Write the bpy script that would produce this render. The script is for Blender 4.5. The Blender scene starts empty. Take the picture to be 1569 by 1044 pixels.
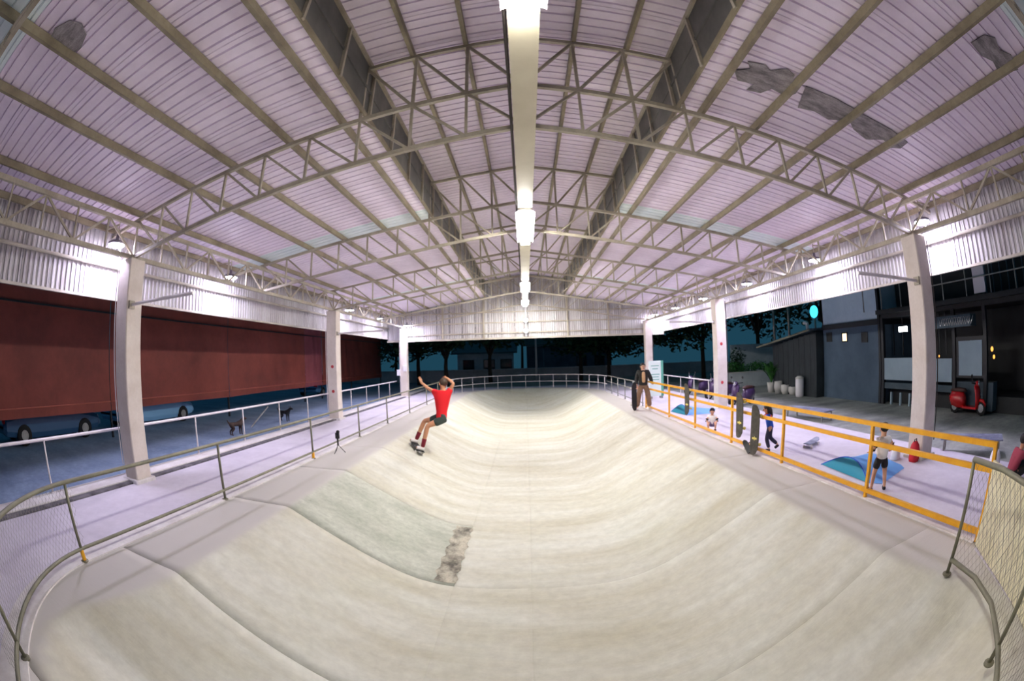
import bpy, math, random
import numpy as np
from mathutils import Vector, Matrix

random.seed(7)
rng = np.random.default_rng(7)
S = bpy.context.scene
COL = S.collection

# ------------------------------------------------------------------ camera
# equisolid fisheye, 180 degrees over the diagonal; photo taken as 1569 x 1044
CX, CY, FPX = 784.5, 522.0, 666.0
YAW, PITCH, ROLL = -0.02849, 0.03929, -0.02947
ZC = 2.129


def cam_axes():
    f = Vector((math.sin(YAW) * math.cos(PITCH), math.cos(YAW) * math.cos(PITCH), math.sin(PITCH)))
    r = Vector((math.cos(YAW), -math.sin(YAW), 0))
    u = r.cross(f)
    c, s = math.cos(ROLL), math.sin(ROLL)
    return c * r + s * u, -s * r + c * u, f


AR, AU, AF = cam_axes()
cd = bpy.data.cameras.new('camera')
cam = bpy.data.objects.new('camera', cd)
COL.objects.link(cam)
M = Matrix.Identity(4)
for i in range(3):
    M[i][0], M[i][1], M[i][2] = AR[i], AU[i], -AF[i]
M[0][3], M[1][3], M[2][3] = 0, 0, ZC
cam.matrix_world = M
cd.type = 'PANO'
cd.panorama_type = 'FISHEYE_EQUISOLID'
cd.sensor_fit = 'HORIZONTAL'
cd.sensor_width = 36.0
cd.sensor_height = 36.0 * 1044 / 1569
cd.fisheye_lens = FPX / 1569 * 36.0
cd.fisheye_fov = math.radians(220)
cd.clip_start, cd.clip_end = 0.05, 400
S.camera = cam


def ray(px, py):
    dx, dy = px - CX, CY - py
    r = math.hypot(dx, dy) + 1e-9
    th = 2 * math.asin(r / 2 / FPX)
    s = math.sin(th)
    return AR * (s * dx / r) + AU * (s * dy / r) + AF * math.cos(th)


CAM0 = Vector((0, 0, ZC))


def atz(px, py, z=0.0):
    d = ray(px, py)
    return CAM0 + d * ((z - ZC) / d.z)


def atx(px, py, X):
    d = ray(px, py)
    return CAM0 + d * (X / d.x)


def aty(px, py, Y):
    d = ray(px, py)
    return CAM0 + d * (Y / d.y)


# ------------------------------------------------------------------ world and view
W = bpy.data.worlds.new('night_sky')
S.world = W
W.use_nodes = True
W.node_tree.nodes['Background'].inputs[0].default_value = (0.035, 0.16, 0.26, 1)
W.node_tree.nodes['Background'].inputs[1].default_value = 0.2
S.view_settings.view_transform = 'Standard'
S.view_settings.look = 'None'
S.view_settings.exposure = 0.72
S.view_settings.gamma = 1.0
S.view_settings.use_curve_mapping = False
S.cycles.use_denoising = True
S.cycles.max_bounces = 8
S.cycles.diffuse_bounces = 6
S.cycles.sample_clamp_indirect = 10

SIDE_L, BATTEN_L = 215.0, 114.0          # radiance of the lamps
SIDE_C, BATTEN_C = (0.80, 0.74, 1.0), (1.0, 0.97, 0.91)


# ------------------------------------------------------------------ materials
def lin(c):
    c = c / 255.0
    return c / 12.92 if c <= 0.04045 else ((c + 0.055) / 1.055) ** 2.4


def rgb(r, g, b):
    return (lin(r), lin(g), lin(b), 1)


MATS = {}


def mat(name, col, rough=0.7, metal=0.0, col2=None, scale=3.0, lo=0.35, hi=0.65, stretch=None,
        bump=0.0, bscale=30.0, emit=None, estr=0.0, fine=0.0, coat=0.0, trans=0.0):
    m = bpy.data.materials.new(name)
    m.use_nodes = True
    nt = m.node_tree
    b = nt.nodes['Principled BSDF']
    b.inputs['Base Color'].default_value = col
    b.inputs['Roughness'].default_value = rough
    b.inputs['Metallic'].default_value = metal
    if coat:
        b.inputs['Coat Weight'].default_value = coat
    if trans:
        b.inputs['Transmission Weight'].default_value = trans
    geo = nt.nodes.new('ShaderNodeNewGeometry')
    vec = geo.outputs['Position']
    if stretch:
        mp = nt.nodes.new('ShaderNodeMapping')
        mp.inputs['Scale'].default_value = stretch[:3]
        if len(stretch) > 3:
            mp.inputs['Rotation'].default_value = (0, 0, stretch[3])
        nt.links.new(vec, mp.inputs[0])
        vec = mp.outputs[0]
    if col2:
        n = nt.nodes.new('ShaderNodeTexNoise')
        n.inputs['Scale'].default_value = scale
        n.inputs['Detail'].default_value = 6
        n.inputs['Roughness'].default_value = 0.62
        nt.links.new(vec, n.inputs['Vector'])
        cr = nt.nodes.new('ShaderNodeValToRGB')
        cr.color_ramp.elements[0].position = lo
        cr.color_ramp.elements[0].color = col
        cr.color_ramp.elements[1].position = hi
        cr.color_ramp.elements[1].color = col2
        nt.links.new(n.outputs['Fac'], cr.inputs[0])
        out = cr.outputs[0]
        if fine:
            n2 = nt.nodes.new('ShaderNodeTexNoise')
            n2.inputs['Scale'].default_value = scale * 9
            n2.inputs['Detail'].default_value = 8
            n2.inputs['Roughness'].default_value = 0.7
            nt.links.new(geo.outputs['Position'], n2.inputs['Vector'])
            mr = nt.nodes.new('ShaderNodeMapRange')
            mr.inputs['From Min'].default_value = 0.3
            mr.inputs['From Max'].default_value = 0.7
            mr.inputs['To Min'].default_value = 1 - fine
            mr.inputs['To Max'].default_value = 1 + fine * 0.5
            nt.links.new(n2.outputs['Fac'], mr.inputs[0])
            mx = nt.nodes.new('ShaderNodeMix')
            mx.data_type = 'RGBA'
            mx.blend_type = 'MULTIPLY'
            mx.inputs[0].default_value = 1
            nt.links.new(out, mx.inputs[6])
            nt.links.new(mr.outputs[0], mx.inputs[7])
            out = mx.outputs[2]
        nt.links.new(out, b.inputs['Base Color'])
    if bump:
        n3 = nt.nodes.new('ShaderNodeTexNoise')
        n3.inputs['Scale'].default_value = bscale
        n3.inputs['Detail'].default_value = 4
        nt.links.new(vec, n3.inputs['Vector'])
        bp = nt.nodes.new('ShaderNodeBump')
        bp.inputs['Strength'].default_value = bump
        bp.inputs['Distance'].default_value = 0.02
        nt.links.new(n3.outputs['Fac'], bp.inputs['Height'])
        nt.links.new(bp.outputs[0], b.inputs['Normal'])
    if emit:
        b.inputs['Emission Color'].default_value = (*emit[:3], 1)
        b.inputs['Emission Strength'].default_value = estr
    MATS[name] = m
    return m


mat('concrete', rgb(212, 212, 201), 0.75, col2=rgb(188, 183, 160), scale=0.8, lo=0.36, hi=0.72, stretch=(0.35, 2.0, 1, 0.55),
    bump=0.12, bscale=14, fine=0.13)
mat('concrete_green', rgb(200, 203, 190), 0.75, col2=rgb(164, 168, 152), scale=1.3, lo=0.33, hi=0.68, stretch=(0.5, 1.6, 1, 0.4),
    bump=0.12, bscale=14, fine=0.2)
mat('worn_dark', rgb(96, 92, 84), 0.9, col2=rgb(196, 190, 172), scale=4, lo=0.36, hi=0.6, fine=0.3, stretch=(1, .6, 1))


def mask(name, attr, col):
    """mix a second colour into a material by a mesh attribute"""
    nt = MATS[name].node_tree
    b = nt.nodes['Principled BSDF']
    src = b.inputs['Base Color'].links[0].from_socket
    a = nt.nodes.new('ShaderNodeAttribute')
    a.attribute_name = attr
    mx = nt.nodes.new('ShaderNodeMix')
    mx.data_type = 'RGBA'
    mx.inputs[7].default_value = col
    nt.links.new(a.outputs['Fac'], mx.inputs[0])
    nt.links.new(src, mx.inputs[6])
    nt.links.new(mx.outputs[2], b.inputs['Base Color'])


for k in ('concrete', 'concrete_green'):
    mask(k, 'deck', rgb(192, 188, 182))
mat('walkway', rgb(220, 214, 226), 0.6, col2=rgb(202, 195, 208), scale=0.8, fine=0.08)
mat('kerb_white', rgb(232, 228, 226), 0.6, col2=rgb(205, 198, 196), scale=2, fine=0.1)
mat('asphalt_blue', rgb(140, 158, 184), 0.85, col2=rgb(112, 130, 156), scale=0.7, fine=0.25, stretch=(0.6, 1.6, 1, 0.3))
mat('asphalt_grey', rgb(176, 178, 172), 0.85, col2=rgb(122, 126, 124), scale=0.5, fine=0.25, stretch=(0.5, 1.4, 1))
mat('drain', rgb(70, 68, 72), 0.9, col2=rgb(120, 116, 122), scale=4)
mat('foil', rgb(242, 230, 246), 0.42, metal=0.0, col2=rgb(228, 215, 232), scale=0.7, fine=0.05, bump=0.15, bscale=9)
mat('skylight', rgb(238, 248, 250), 0.35, col2=rgb(228, 242, 246), scale=1.5, trans=0.06)
mat('torn', rgb(164, 157, 160), 0.85, col2=rgb(108, 102, 106), scale=5, fine=0.25, stretch=(0.7, 2, 1))
mat('steel', rgb(192, 184, 166), 0.55, col2=rgb(156, 146, 128), scale=1.6, fine=0.15)
mat('steel_olive', rgb(160, 150, 124), 0.55, col2=rgb(126, 115, 94), scale=1.6, fine=0.15)
mat('steel_white', rgb(198, 192, 178), 0.55, col2=rgb(170, 162, 148), scale=1.6, fine=0.1)
mat('tray', rgb(214, 207, 182), 0.5, col2=rgb(198, 190, 165), scale=1)
mat('cladding', rgb(206, 204, 206), 0.45, metal=0.0, col2=rgb(176, 170, 172), scale=1.6, stretch=(1.5, 1.5, 0.3), fine=0.1)
mat('clerestory', rgb(116, 114, 110), 0.6, col2=rgb(88, 88, 84), scale=1.2, fine=0.1)
mat('column', rgb(226, 216, 208), 0.65, col2=rgb(212, 200, 190), scale=2.2, fine=0.06)
mat('curtain', rgb(150, 70, 57), 0.7, col2=rgb(124, 56, 46), scale=0.6, fine=0.1, bump=0.3, bscale=3)
mat('curtain_violet', rgb(152, 76, 82), 0.7, col2=rgb(136, 66, 72), scale=0.6, fine=0.1)
mat('curtain_hem', rgb(186, 98, 82), 0.7)
mat('galv', rgb(168, 168, 164), 0.4, metal=0.55, col2=rgb(138, 136, 130), scale=4)
mat('galv_olive', rgb(134, 132, 112), 0.5, metal=0.3, col2=rgb(112, 110, 94), scale=4)
mat('rail_white', rgb(222, 216, 218), 0.4, metal=0.1)
mat('yellow', rgb(240, 176, 24), 0.35, col2=rgb(226, 158, 16), scale=5, coat=0.3)
mat('cream', rgb(238, 232, 204), 0.75, col2=rgb(226, 218, 186), scale=2, fine=0.1)
mat('wire', rgb(150, 146, 136), 0.5, metal=0.4)
mat('lamp_housing', rgb(120, 114, 126), 0.5, metal=0.5)
mat('lamp_white', rgb(225, 222, 228), 0.5)
mat('lamp_glow', rgb(255, 255, 255), emit=SIDE_C, estr=SIDE_L)
mat('batten_glow', rgb(255, 255, 255), emit=BATTEN_C, estr=BATTEN_L)
mat('small_glow', rgb(255, 255, 255), emit=(1, 0.97, 0.9), estr=90)
mat('window_glow', rgb(255, 210, 150), emit=(1.0, 0.72, 0.36), estr=1.6)
mat('cyan_glow', rgb(60, 200, 230), emit=(0.05, 0.6, 0.85), estr=1.3)
mat('orange_glow', rgb(240, 140, 40), emit=(1.0, 0.4, 0.08), estr=1.2)
mat('tube_glow', rgb(255, 255, 255), emit=(0.95, 0.97, 1.0), estr=6.0)
mat('blue_wall', rgb(78, 98, 118), 0.7, col2=rgb(66, 85, 104), scale=1.0, fine=0.06)
mat('pale_blue_wall', rgb(206, 226, 242), 0.7, col2=rgb(192, 214, 232), scale=1.0, fine=0.05)
mat('counter_blue', rgb(150, 170, 184), 0.6, col2=rgb(138, 158, 174), scale=1.5)
mat('dark_panel', rgb(30, 34, 38), 0.6, col2=rgb(22, 25, 28), scale=2)
mat('dark_shed', rgb(44, 52, 56), 0.7, col2=rgb(34, 40, 44), scale=1.5, stretch=(1, 4, 1))
mat('dark_trim', rgb(18, 22, 30), 0.5)
mat('slate', rgb(66, 84, 96), 0.65, col2=rgb(56, 72, 84), scale=2)
mat('far_wall', rgb(176, 182, 188), 0.8, col2=rgb(146, 154, 162), scale=0.6, fine=0.1)
mat('far_house', rgb(84, 92, 110), 0.8, col2=rgb(62, 68, 82), scale=0.5)
mat('far_white', rgb(196, 206, 216), 0.7, col2=rgb(170, 182, 194), scale=0.8)
mat('white_wall', rgb(212, 218, 220), 0.7, col2=rgb(186, 194, 198), scale=0.8, fine=0.08)
mat('trunk', rgb(60, 50, 42), 0.9, col2=rgb(42, 36, 30), scale=8)
mat('leaf', rgb(44, 78, 40), 0.6, col2=rgb(24, 48, 28), scale=2.5)
mat('leaf_bright', rgb(74, 140, 58), 0.5, col2=rgb(40, 92, 40), scale=6)
mat('pot', rgb(206, 204, 200), 0.7)
mat('red_scooter', rgb(190, 22, 26), 0.25, coat=0.6)
mat('violet_bike', rgb(70, 48, 88), 0.3, coat=0.4)
mat('black', rgb(20, 20, 22), 0.6)
mat('rubber', rgb(26, 26, 28), 0.85)
mat('chrome', rgb(205, 205, 210), 0.2, metal=0.9)
mat('seat_brown', rgb(70, 40, 34), 0.6)
mat('glass_dark', rgb(24, 30, 38), 0.1)
mat('car_blue', rgb(128, 180, 222), 0.3, coat=0.5)
mat('car_navy', rgb(48, 86, 124), 0.3, coat=0.5)
mat('car_steel', rgb(84, 138, 184), 0.3, coat=0.5)
mat('skin', rgb(196, 140, 106), 0.6)
mat('skin_pale', rgb(222, 172, 142), 0.6)
mat('hair_black', rgb(24, 20, 20), 0.6)
mat('hair_brown', rgb(64, 48, 36), 0.6)
mat('shirt_red', rgb(226, 18, 32), 0.7)
mat('shorts_green', rgb(54, 66, 62), 0.8)
mat('sock_maroon', rgb(120, 20, 40), 0.8)
mat('shoe_white', rgb(226, 220, 216), 0.6)
mat('shoe_dark', rgb(40, 38, 42), 0.6)
mat('coat_black', rgb(30, 28, 28), 0.8)
mat('trousers_brown', rgb(140, 110, 88), 0.8, col2=rgb(120, 92, 72), scale=8)
mat('top_tan', rgb(196, 156, 118), 0.8)
mat('shirt_white', rgb(250, 250, 250), 0.75)
mat('shirt_blue', rgb(24, 84, 200), 0.7)
mat('shirt_orange', rgb(226, 84, 44), 0.7)
mat('jeans_dark', rgb(44, 44, 66), 0.85)
mat('shorts_violet', rgb(120, 108, 150), 0.8)
mat('shirt_maroon', rgb(150, 52, 70), 0.75)
mat('grip', rgb(84, 80, 72), 0.9, col2=rgb(66, 62, 56), scale=10)
mat('deck_black', rgb(34, 33, 34), 0.8)
mat('logo_yellow', rgb(224, 206, 110), 0.6)
mat('tent_teal', rgb(24, 140, 170), 0.6)
mat('tent_blue', rgb(110, 172, 240), 0.6)
mat('bag_red', rgb(200, 30, 46), 0.7)
mat('bag_white', rgb(226, 222, 228), 0.7)
mat('bag_violet', rgb(96, 60, 150), 0.7)
mat('mat_grey', rgb(150, 156, 176), 0.7, col2=rgb(110, 112, 136), scale=3)
mat('sign_white', rgb(222, 236, 232), 0.5)
mat('sign_teal', rgb(98, 168, 150), 0.5)
mat('dog_brown', rgb(62, 44, 36), 0.8)
mat('red_mark', rgb(190, 66, 70), 0.6)
mat('cable', rgb(60, 52, 50), 0.7)


# ------------------------------------------------------------------ mesh helpers
class MB:
    def __init__(self):
        self.v, self.f = [], []

    def add(self, vs, fs):
        o = len(self.v)
        self.v += [tuple(p) for p in vs]
        self.f += [tuple(i + o for i in f) for f in fs]
        return self

    def box(self, lo, hi):
        x0, y0, z0 = lo
        x1, y1, z1 = hi
        vs = [(x0, y0, z0), (x1, y0, z0), (x1, y1, z0), (x0, y1, z0), (x0, y0, z1), (x1, y0, z1), (x1, y1, z1), (x0, y1, z1)]
        return self.add(vs, [(0, 3, 2, 1), (4, 5, 6, 7), (0, 1, 5, 4), (1, 2, 6, 5), (2, 3, 7, 6), (3, 0, 4, 7)])

    def bbox(self, lo, hi, b=0.01):
        """box with chamfered vertical and top edges"""
        x0, y0, z0 = lo
        x1, y1, z1 = hi
        ring = lambda e, z: [(x0 + e + b, y0 + e, z), (x1 - e - b, y0 + e, z), (x1 - e, y0 + e + b, z), (x1 - e, y1 - e - b, z),
                             (x1 - e - b, y1 - e, z), (x0 + e + b, y1 - e, z), (x0 + e, y1 - e - b, z), (x0 + e, y0 + e + b, z)]
        return self.loft([ring(0, z0), ring(0, z1 - b), ring(b * .7, z1)])

    def loft(self, rings, cap=True, closed=True):
        n = len(rings[0])
        vs = [p for r in rings for p in r]
        fs = []
        for k in range(len(rings) - 1):
            for i in range(n if closed else n - 1):
                j = (i + 1) % n
                fs.append((k * n + i, k * n + j, (k + 1) * n + j, (k + 1) * n + i))
        if cap and closed:
            fs.append(tuple(range(n - 1, -1, -1)))
            fs.append(tuple((len(rings) - 1) * n + i for i in range(n)))
        return self.add(vs, fs)

    def beam(self, a, b, w=0.06, h=None, up=(0, 0, 1)):
        h = h or w
        a, b = Vector(a), Vector(b)
        d = (b - a).normalized()
        u = Vector(up)
        if abs(d.dot(u)) > 0.98:
            u = Vector((0, 1, 0))
        s = d.cross(u).normalized()
        t = s.cross(d).normalized()
        r = lambda p: [p + s * w / 2 + t * h / 2, p - s * w / 2 + t * h / 2, p - s * w / 2 - t * h / 2, p + s * w / 2 - t * h / 2]
        return self.loft([r(a), r(b)])

    def tube(self, pts, r=0.025, n=8, radii=None):
        pts = [Vector(p) for p in pts]
        rings = []
        ref = None
        for i, p in enumerate(pts):
            d = (pts[min(i + 1, len(pts) - 1)] - pts[max(i - 1, 0)])
            d = d.normalized() if d.length > 1e-9 else Vector((0, 0, 1))
            if ref is None:
                ref = Vector((0, 0, 1)) if abs(d.z) < 0.9 else Vector((1, 0, 0))
            s = d.cross(ref).normalized()
            t = s.cross(d).normalized()
            ref = t
            rr = radii[i] if radii else r
            rings.append([p + (s * math.cos(a) + t * math.sin(a)) * rr for a in (2 * math.pi * k / n for k in range(n))])
        return self.loft(rings)

    def ell(self, c, r, nu=12, nv=8, rot=None):
        c = Vector(c)
        if not hasattr(r, '__len__'):
            r = (r, r, r)
        rings = []
        for j in range(nv + 1):
            ph = -math.pi / 2 + math.pi * (0.02 + 0.96 * j / nv)
            rings.append([])
            for k in range(nu):
                a = 2 * math.pi * k / nu
                p = Vector((r[0] * math.cos(ph) * math.cos(a), r[1] * math.cos(ph) * math.sin(a), r[2] * math.sin(ph)))
                if rot is not None:
                    p = rot @ p
                rings[-1].append(c + p)
        return self.loft(rings)

    def lathe(self, c, prof, n=16, axis='z'):
        c = Vector(c)
        rings = []
        for r, h in prof:
            ring = []
            for k in range(n):
                a = 2 * math.pi * k / n
                p = (r * math.cos(a), r * math.sin(a), h)
                if axis == 'x':
                    p = (h, r * math.cos(a), r * math.sin(a))
                elif axis == 'y':
                    p = (r * math.sin(a), h, r * math.cos(a))
                ring.append(c + Vector(p))
            rings.append(ring)
        return self.loft(rings)

    def mesh(self, name, m, smooth=False):
        me = bpy.data.meshes.new(name)
        me.from_pydata(self.v, [], self.f)
        if m:
            me.materials.append(MATS[m])
        if smooth:
            me.polygons.foreach_set('use_smooth', [True] * len(me.polygons))
        me.update()
        return me


def link(name, data, parent=None, loc=None, rot=None):
    o = bpy.data.objects.new(name, data)
    COL.objects.link(o)
    if parent is not None:
        o.parent = parent
    if loc is not None:
        o.location = loc
    if rot is not None:
        o.rotation_euler = rot
    return o


def obj(name, mb, m, parent=None, smooth=False, loc=None, rot=None):
    return link(name, mb.mesh(name, m, smooth), parent, loc, rot)


def tag(o, label=None, cat=None, group=None, kind=None):
    if label:
        o['label'] = label
    if cat:
        o['category'] = cat
    if group:
        o['group'] = group
    if kind:
        o['kind'] = kind
    return o


def thing(name, label, cat, loc=(0, 0, 0), rz=0.0, group=None, kind=None):
    o = link(name, None, None, loc, (0, 0, rz))
    o.empty_display_size = 0.1
    return tag(o, label, cat, group, kind)


def copy_tree(o, parent=None):
    c = o.copy()
    COL.objects.link(c)
    c.parent = parent
    for ch in list(o.children):
        copy_tree(ch, c)
    return c


# ------------------------------------------------------------------ dimensions of the hall
XC = 0.10                       # hall axis
HW = 7.083                      # half distance between the column rows
COLY = [5.05, 14.74, 24.44]
TSTEP = 4.847
TRY = [5.05 + TSTEP * k for k in range(-1, 5)]
ZT = 4.0                        # column top / bottom chord at eave
ZRB = 5.14                      # bottom chord at ridge
ZTE, ZTR = 4.76, 5.86           # top chord at eave / ridge
Y0, Y1 = -5.6, 24.80            # roof ends
ROOF_Z0, ROOF_K = 6.03, 0.155
MON_X, MON_Z0, MON_K = 2.30, 6.95, 0.14
FOUT = 1.10                     # fascia stands this far outside the columns


def zbot(a):
    return ZRB + (ZT - ZRB) * abs(a) / HW


def ztop(a):
    return ZTR + (ZTE - ZTR) * abs(a) / HW


def zroof(a):
    return ROOF_Z0 - ROOF_K * abs(a)


def zmon(a):
    return MON_Z0 - MON_K * abs(a)


# ------------------------------------------------------------------ bowl
RAIL_L, RAIL_R = -4.65, 4.62


def near_y(x):
    return 2.2 - 2.7 * math.sqrt(max(0, 1 - (x / 4.65) ** 2))


def far_y(x):
    return 24.5 + 5.5 * math.sqrt(max(0, 1 - (x / 4.65) ** 2))


rim = []
for x, y in [(-3.56, 3.0), (-3.62, 2.4), (-3.74, 1.9), (-3.95, 1.4), (-3.9, .95), (-3.3, .42), (-2.2, -.05), (-1, -.33), (0, -.4)]:
    rim.append((x, y))
rim += [(-x + 0.05, y) for x, y in rim[-2::-1]]
for k in range(1, 40):
    a = math.pi * k / 40
    rim.append((0.025 + 3.585 * math.cos(a) * (1 + .2 * math.sin(a)), 24.4 + 5.35 * math.sin(a)))
RIM = np.array(rim)


def rim_depth(X, Y):
    """distance inside the bank's top edge (0 outside)"""
    P = np.stack([X.ravel(), Y.ravel()], 1)
    A = RIM
    B = np.roll(RIM, -1, 0)
    d = np.full(len(P), 1e9)
    inside = np.zeros(len(P), bool)
    for a, b in zip(A, B):
        ab = b - a
        t = np.clip(((P - a) @ ab) / (ab @ ab), 0, 1)
        d = np.minimum(d, np.linalg.norm(P - a - t[:, None] * ab, axis=1))
        c = (a[1] > P[:, 1]) != (b[1] > P[:, 1])
        with np.errstate(divide='ignore', invalid='ignore'):
            xi = a[0] + (P[:, 1] - a[1]) / (b[1] - a[1] + 1e-12) * (b[0] - a[0])
        inside ^= c & (P[:, 0] < xi)
    return np.where(inside, d, 0).reshape(X.shape)


PD = [0, .06, .15, .3, .7, 1.2, 1.7, 2.0, 2.3, 2.55, 2.8, 3.2]
PZ = [0, -.012, -.05, -.125, -.33, -.59, -.84, -.955, -1.03, -1.06, -1.075, -1.08]


def bowl_z(x, y):
    d = rim_depth(np.array([[float(x)]]), np.array([[float(y)]]))[0, 0]
    return float(np.interp(d, PD, PZ))


def bowl_hit(px, py):
    d = ray(px, py)
    t = 1.0
    while t < 60:
        p = CAM0 + d * t
        if p.z < bowl_z(p.x, p.y):
            return p
        t += 0.02
    return p


bowl = thing('floor_bowl', 'cream concrete skate bowl with banked sides between the railings', 'skate bowl', kind='structure')
JY = [-1.6, 0.4, 2.78, 5.35, 7.68, 10.1, 12.5, 14.9, 17.3, 19.7, 22.1, 24.5, 27.0, 30.2]
XS = [(-4.70, -1.06), (-1.06, 0.02), (0.02, 4.70)]
for r in range(len(JY) - 1):
    ya, yb = JY[r], JY[r + 1]
    for s, (xa, xb) in enumerate(XS):
        nx = max(6, int((xb - xa) / 0.07))
        ny = max(6, int((yb - ya) / 0.14))
        xs = np.concatenate([[xa], np.linspace(xa + .006, xb - .006, nx), [xb]])
        ys = np.concatenate([[ya], np.linspace(ya + .008, yb - .008, ny), [yb]])
        X, Y = np.meshgrid(xs, ys)
        Z = np.interp(rim_depth(X, Y), PD, PZ)
        g = .02 if s == 0 and ya < 8 else .003
        Z[0, :] -= g
        Z[-1, :] -= g
        Z[:, 0] -= .004
        Z[:, -1] -= .004
        mb = MB()
        n1 = len(xs)
        fs = [(j * n1 + i, j * n1 + i + 1, (j + 1) * n1 + i + 1, (j + 1) * n1 + i) for j in range(len(ys) - 1) for i in range(n1 - 1)]
        mb.add(np.stack([X, Y, Z], -1).reshape(-1, 3).tolist(), fs)
        m = 'concrete'
        if s == 0 and abs(ya - 5.35) < .01:
            m = 'concrete_green'
        p = obj('concrete_panel', mb, m, bowl, smooth=True)
        D = rim_depth(X, Y)
        dk = np.clip(1 - D / .10, 0, 1)
        for nm, arr in (('deck', dk),):
            at_ = p.data.attributes.new(nm, 'FLOAT', 'POINT')
            at_.data.foreach_set('value', arr.ravel().astype(np.float32))


def drape(name, pts2, m, lift=0.006, parent=None):
    """thin skin laid over the bowl: rows of (x, y) points"""
    rows = [[(x, y, bowl_z(x, y) + lift) for x, y in row] for row in pts2]
    return obj(name, MB().loft(rows, cap=False, closed=False), m, parent, smooth=True)


# worn patch in the valley
rows = []
for i, y in enumerate(np.linspace(5.42, 7.62, 16)):
    wv = .03 * math.sin(i * 2.3)
    rows.append([(-1.36 + wv + .31 * k / 5, y) for k in range(6)])
drape('worn_patch', rows, 'worn_dark', parent=bowl)

# white kerb band carrying the rails; walkways
mb = MB()


def left_path(n=26):
    p = [(RAIL_L, y) for y in np.linspace(24.5, 2.2, 12)]
    for k in range(1, n):
        a = math.pi / 2 * k / n
        p.append((-4.65 * math.cos(a), 2.2 - 2.7 * math.sin(a)))
    return p


def right_path():
    return [(3.75, 1.86), (3.63, 1.42), (3.38, 1.02), (2.95, .62), (2.4, .22), (1.7, -.12), (.9, -.38), (0.03, -.5)]


def far_path(n=30):
    return [(-4.65 * math.cos(math.pi * k / n), 24.5 + 5.5 * math.sin(math.pi * k / n)) for k in range(n + 1)]


def ribbon(path, w0, w1, z0, z1):
    """raised strip: offsets measured to the left of the direction of travel"""
    rings = []
    for i, (x, y) in enumerate(path):
        a = path[max(i - 1, 0)]
        b = path[min(i + 1, len(path) - 1)]
        d = Vector((b[0] - a[0], b[1] - a[1])).normalized()
        nrm = Vector((-d.y, d.x))
        p0 = Vector((x, y)) + nrm * w0
        p1 = Vector((x, y)) + nrm * w1
        rings.append([(p0.x, p0.y, z0), (p1.x, p1.y, z0), (p1.x, p1.y, z1), (p0.x, p0.y, z1)])
    return MB().loft(rings)


tag(obj('floor_kerb_strip', ribbon(left_path(), -.32, .03, -.05, .02), 'kerb_white'),
    'white kerb strip under the grey inner railing', 'kerb', kind='structure')
tag(obj('floor_kerb_strip', MB().bbox((4.56, 2.0, -.05), (4.78, 24.5, .02), .008), 'kerb_white'),
    'white kerb strip under the yellow railing', 'kerb', kind='structure')

fl = MB().box((-7.25, -5.6, -.3), (-4.70, 31.5, 0.0))
tag(obj('floor_walkway', fl, 'walkway'), 'pale smooth walkway beside the red curtain side', 'walkway', kind='structure')
fr = MB().box((4.70, -5.6, -.3), (8.0, 31.5, 0.0))
tag(obj('floor_walkway', fr, 'walkway'), 'pale smooth walkway outside the yellow railing', 'walkway', kind='structure')
# corner floors outside the near curve
for sgn, lab in ((-1, 'pale floor corner outside the curved mesh railing'), (1, 'pale floor corner beside the cream panel')):
    pts = [(sgn * 4.70, -5.6), (sgn * 4.70, 2.2)] + [(sgn * 4.66 * math.cos(math.pi / 2 * k / 20), 2.2 - 2.72 * math.sin(math.pi / 2 * k / 20)) for k in range(0, 21)] + [(0, -5.6)]
    if sgn > 0:
        pts = [(4.70, -5.6), (4.70, 1.95), (4.45, 1.9), (4.05, 1.3), (3.72, .72), (3.4, .3), (2.7, -.2), (1.8, -.5), (.9, -.66), (0, -.72), (0, -5.6)]
    n = len(pts)
    vs = [(x, y, .004) for x, y in pts] + [(x, y, -.1) for x, y in pts]
    order = list(range(n)) if sgn > 0 else list(range(n - 1, -1, -1))
    fs = [tuple(order), tuple(n + i for i in reversed(order))] + [(i, (i + 1) % n, n + (i + 1) % n, n + i) for i in range(n)]
    tag(obj('floor_corner', MB().add(vs, fs), 'walkway'), lab, 'floor', kind='structure')
# kerb and ditch on the column line, ground outside
for i, (x0, x1, z0, z1, m, lab) in enumerate([(-7.02, -6.86, 0, .035, 'drain', 'dark drain line along the walkway on the curtain side'),
                                              (-7.50, -7.02, -.3, .06, 'kerb_white', 'white kerb on the column line facing the red curtain')]):
    tag(obj('floor_kerb', MB().bbox((x0, -5.6, z0), (x1, 31.5, z1), .01), m), lab, 'kerb', kind='structure')
tag(obj('ground_yard', MB().box((-60, -30, -.5), (-7.25, 75, -.15)), 'asphalt_blue'), 'blue grey yard surface under the parked cars', 'ground', kind='structure')
tag(obj('ground_forecourt', MB().box((7.9, -30, -.5), (60, 75, -.12)), 'asphalt_grey'), 'grey wet-looking forecourt in front of the buildings', 'ground', kind='structure')
tag(obj('ground_far', MB().box((-7.25, 31.4, -.5), (7.9, 75, -.14)), 'asphalt_grey'), 'grey ground beyond the far end of the bowl', 'ground', kind='structure')
tag(obj('ground_near', MB().box((-60, -60, -.6), (60, -5.5, -.2)), 'asphalt_grey'), 'grey ground behind the open end of the hall', 'ground', kind='structure')
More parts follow.
